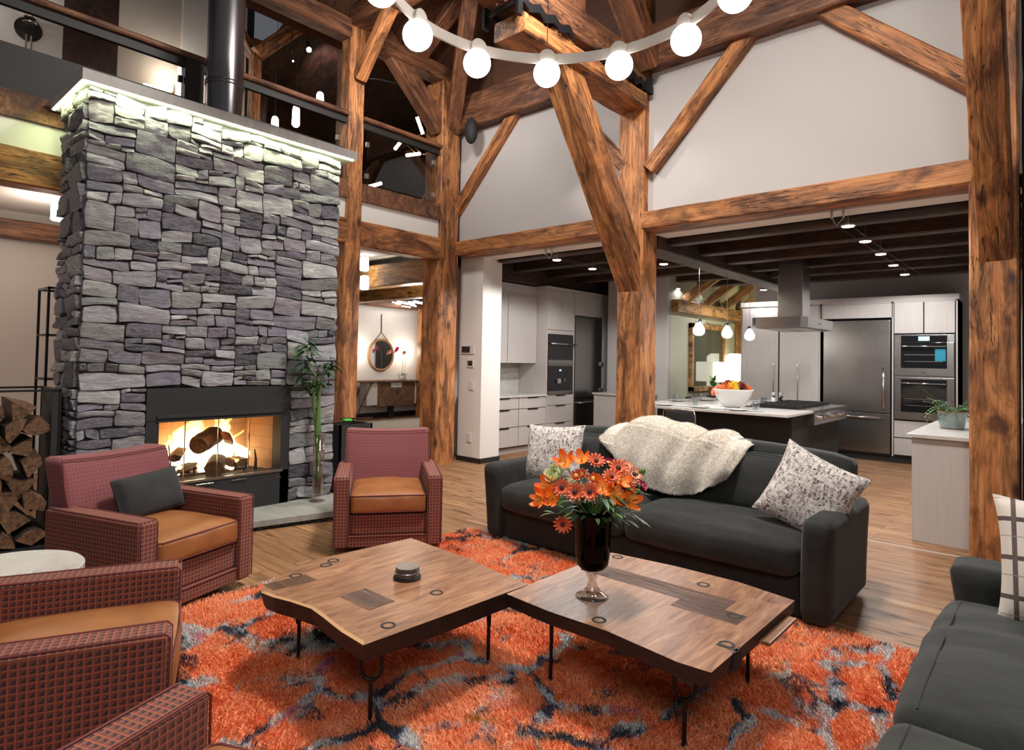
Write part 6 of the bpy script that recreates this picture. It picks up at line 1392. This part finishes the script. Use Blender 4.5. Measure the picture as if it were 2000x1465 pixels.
point('entry_light', (-8.1, 6.7, 2.45), 42, (1, .84, .66), .12); point('entry_light', (-10.6, 9.0, 2.4), 42, (1, .92, .84), .12); point('hall_light', (-8.0, 1.6, 2.85), 12, (1, .84, .70), .08); point('hall_light', (-8.2, -.4, 2.6), 55, (1, .86, .74), .12)
t = thing('led_bar_chandelier', 'chandelier of many thin lit bars hanging in the entry', 'chandelier', (-11.4, 9.5, 2.75))
q = random.Random(3)
for i in range(22):
    b = B(); y = q.uniform(-.42, .40); x = q.uniform(-.5, .5); z = q.uniform(-.05, .07)+y*.10; L = q.uniform(.07, .14); b.cyl((x, y-L, z+.01), (x, y+L, z-.0), .011, n=8); b.obj('light_bar', M['bulb'], t)
b = B(); b.cyl((0, 0, 0), (0, 0, .3), .01, n=8); b.box(-.5, .5, -.01, .01, .08, .10); b.obj('bracket', M['black_metal'], t)

# ================================================================ LOFT
t = thing('loft_railing', 'dark wood handrail with glass panels along the loft edge', 'railing', (-6.45, 2.5, 3.62))
o = timber_beam('handrail', (-6.45, -2.5, 4.44), (-6.45, 4.24, 4.44), .13, .055, M['timber_rose'], '', (0, 0, 1), None, parent=t); o.matrix_parent_inverse = Matrix.Translation(-t.location)
o = timber_beam('handrail', (-6.45, 4.46, 4.44), (-6.45, 5.76, 4.44), .13, .055, M['timber_rose'], '', (0, 0, 1), None, parent=t); o.matrix_parent_inverse = Matrix.Translation(-t.location)
b = B(t); b.box(-6.49, -6.44, -2.5, 4.24, 4.33, 4.41); b.box(-6.49, -6.44, 4.46, 5.76, 4.33, 4.41); b.obj('under_rail', M['dark_panel'], t)
for (a, c) in ((-2.4, .35), (.40, 2.30)): b = B(t); b.box(-6.47, -6.46, a, c, 4.02, 4.34); b.obj('glass_panel', M['smoke_pane'], t)
for (a, c) in ((2.95, 4.15), (4.55, 5.68)): b = B(t); b.box(-6.47, -6.46, a, c, 3.66 if a > 4.2 else 4.02, 4.34); b.obj('glass_panel', M['smoke_pane'], t)
b = B(t); b.box(-6.52, -6.42, 2.36, 2.54, 3.62, 4.42, .003); b.obj('newel_post', M['dark_panel'], t)
for (y, z) in ((2.33, 4.20), (4.13, 4.12), (4.13, 3.75), (4.56, 4.15), (4.56, 3.75), (5.66, 4.2), (5.66, 3.75)): b = B(t); b.box(-6.485, -6.445, y-.02, y+.02, z-.03, z+.03, .003); b.obj('glass_clip', M['nickel'] if y > 3 else M['black_metal'], t)
t = thing('round_wall_sconce', 'round black sconce with a candle spike on the light loft wall', 'wall lamp', (-9.5, 1.64, 5.45))
b = B(); b.cyl((0, 0, 0), (.03, 0, 0), .14, n=32); b.obj('back_disc', M['black_metal'], t, auto=40); b = B(); b.lathe([(.005, .02), (.07, .03), (.075, .04), (.01, .05)], (.09, 0, .02), 20); b.lathe([(.005, .09), (.06, .10), (.065, .11), (.01, .12)], (.09, 0, .02), 20); b.cyl((.09, 0, .12), (.09, 0, .26), .006, n=6); b.tube([(.05, -.02, -.08), (.05, -.03, -.55)], .010, 6); b.tube([(.05, .03, -.08), (.05, .02, -.55)], .010, 6); b.obj('candle_arm', M['nickel'], t)
spot('sconce_beam', (-9.28, 1.60, 5.72), (-9.5, 1.64, 5.9), 1.6, 150, (1, .92, .88), .03); point('sconce_glow', (-9.15, 1.25, 5.55), 3.5, (1, .92, .88), .05)
t = thing('loft_wall_lamp', 'small glowing cup lamp on the taupe loft wall above the black cap', 'wall lamp', (-9.5, 3.24, 5.30)); b = B(); b.lathe([(.03, -.09), (.06, -.08), (.065, .06), (.05, .08)], (.09, 0, 0), 20); b.obj('glass_shade', M['bulb_warm'], t, smooth=True); b = B(); b.box(0, .03, .07, .10, -.10, .06); b.obj('bracket', M['nickel'], t)
point('loft_lamp_light', (-9.25, 3.24, 5.42), 12, (1, .88, .74), .05)
for (y, z, r, h, l) in ((4.429, 4.857, .055, .15, 'tall glowing tube pendant in the loft, largest of three'), (4.799, 5.25, .055, .07, 'short glowing pendant in the loft above the handrail'), (4.12, 4.683, .05, .07, 'short glowing pendant in the loft, lowest of three')):
    t = thing('tube_pendant', l, 'pendant lamp', (-8, y, z), 0, 'glowing glass pendants in the loft'); b = B(); b.lathe([(r*.6, -h), (r, -h*.8), (r*.9, h*.6), (r*.6, h)], (0, 0, 0), 20); b.obj('glass', M['bulb_warm'], t, smooth=True); b = B(); b.cyl((0, 0, h), (0, 0, (8.6 if y < 4.5 else 6.5)-z), .003, n=6); b.obj('cord', M['matte_black'], t)
for (x, y, z, r, l) in ((-8, 4.60, 5.875, .035, 'bright spot lamp high in the loft'), (-8, 4.36, 5.62, .012, 'small lit point lamp in the loft')): t = thing('spot_lamp', l, 'spot lamp', (x, y, z)); b = B(); b.ball((0, 0, 0), r, 14, 10); b.obj('lens', M['bulb'], t, smooth=True); b = B(); b.cyl((0, 0, r*.6), (-.05, 0, r+.08), r*.8, n=12); b.cyl((-.05, 0, r+.07), (-.05, 0, (8.6 if y < 4.5 else 6.5)-z), .006, n=6); b.obj('can', M['black_metal'], t)
spot('loft_beam', (-8.2, 5.0, 6.1), (-11, 6.8, 6.4), 50, 60, (1, .85, .9), .05)
t = thing('branching_chandelier', 'branching brass chandelier with lit tube bulbs in the dark loft', 'chandelier', (-8, 6.3, 4.9))
P_ = lambda y, z, x=-8.0: (x, y, z)
b = B(t); b.tube([P_(6.9, 4.85), P_(6.28, 5.14), P_(7.6, 4.35)][0:2], .008, 6); b.tube([P_(6.16, 5.10), P_(6.72, 4.86), P_(7.1, 4.70)], .008, 6); b.tube([P_(6.5, 4.86), P_(6.95, 4.98)], .008, 6); b.tube([P_(6.55, 5.12), P_(6.86, 5.38)], .008, 6); b.tube([P_(6.76, 5.30), P_(7.05, 5.10)], .006, 6); b.tube([P_(5.4, 4.12), P_(5.72, 4.16)], .008, 6); b.obj('branch', M['brass'], t)
for (a, c) in (((6.62, 5.52), (6.76, 5.27)), ((6.32, 5.05), (6.18, 4.86)), ((6.70, 4.92), (6.42, 4.82)), ((6.92, 4.86), (7.05, 4.70)), ((5.62, 4.10), (5.92, 4.24)), ((5.78, 5.03), (5.86, 5.02))): b = B(t); b.cyl(P_(*a), P_(*c), .027, n=12); b.obj('tube_bulb', M['bulb_warm'], t, smooth=True)
t = thing('arched_rod', 'thin pale arched rod in the dark loft above the handrail', 'rod', (-8, 5.9, 5.8)); b = B(); b.tube([(0, -.75, -.18), (0, -.45, -.03), (0, -.1, .08), (0, .3, .14)], .010, 6); b.obj('rod', M['nickel'], t)
t = thing('loft_chair', 'dark chair with pale metal frame behind the loft glass', 'chair', (-7.9, 6.75, 3.6))
b = B(); b.tube([(0, -.32, .36), (0, .5, .40)], .012, 6); b.tube([(0, .1, .02), (0, -.05, .55), (0, .22, .95)], .014, 6); b.tube([(0, .45, .0), (0, .45, .40)], .014, 6); b.obj('frame', M['nickel'], t); b = B(); b.soft(-.2, .2, -.05, .45, .36, .42, .02, 5); b.obj('seat', M['wall'], t, smooth=True)
point('loft_fill', (-8.6, 1.4, 4.9), 16, (1, .88, .80), .15)
for o in bpy.data.objects:   # nothing of the helpers stays loose
    if o.type == 'EMPTY' and not o.children: bpy.data.objects.remove(o)
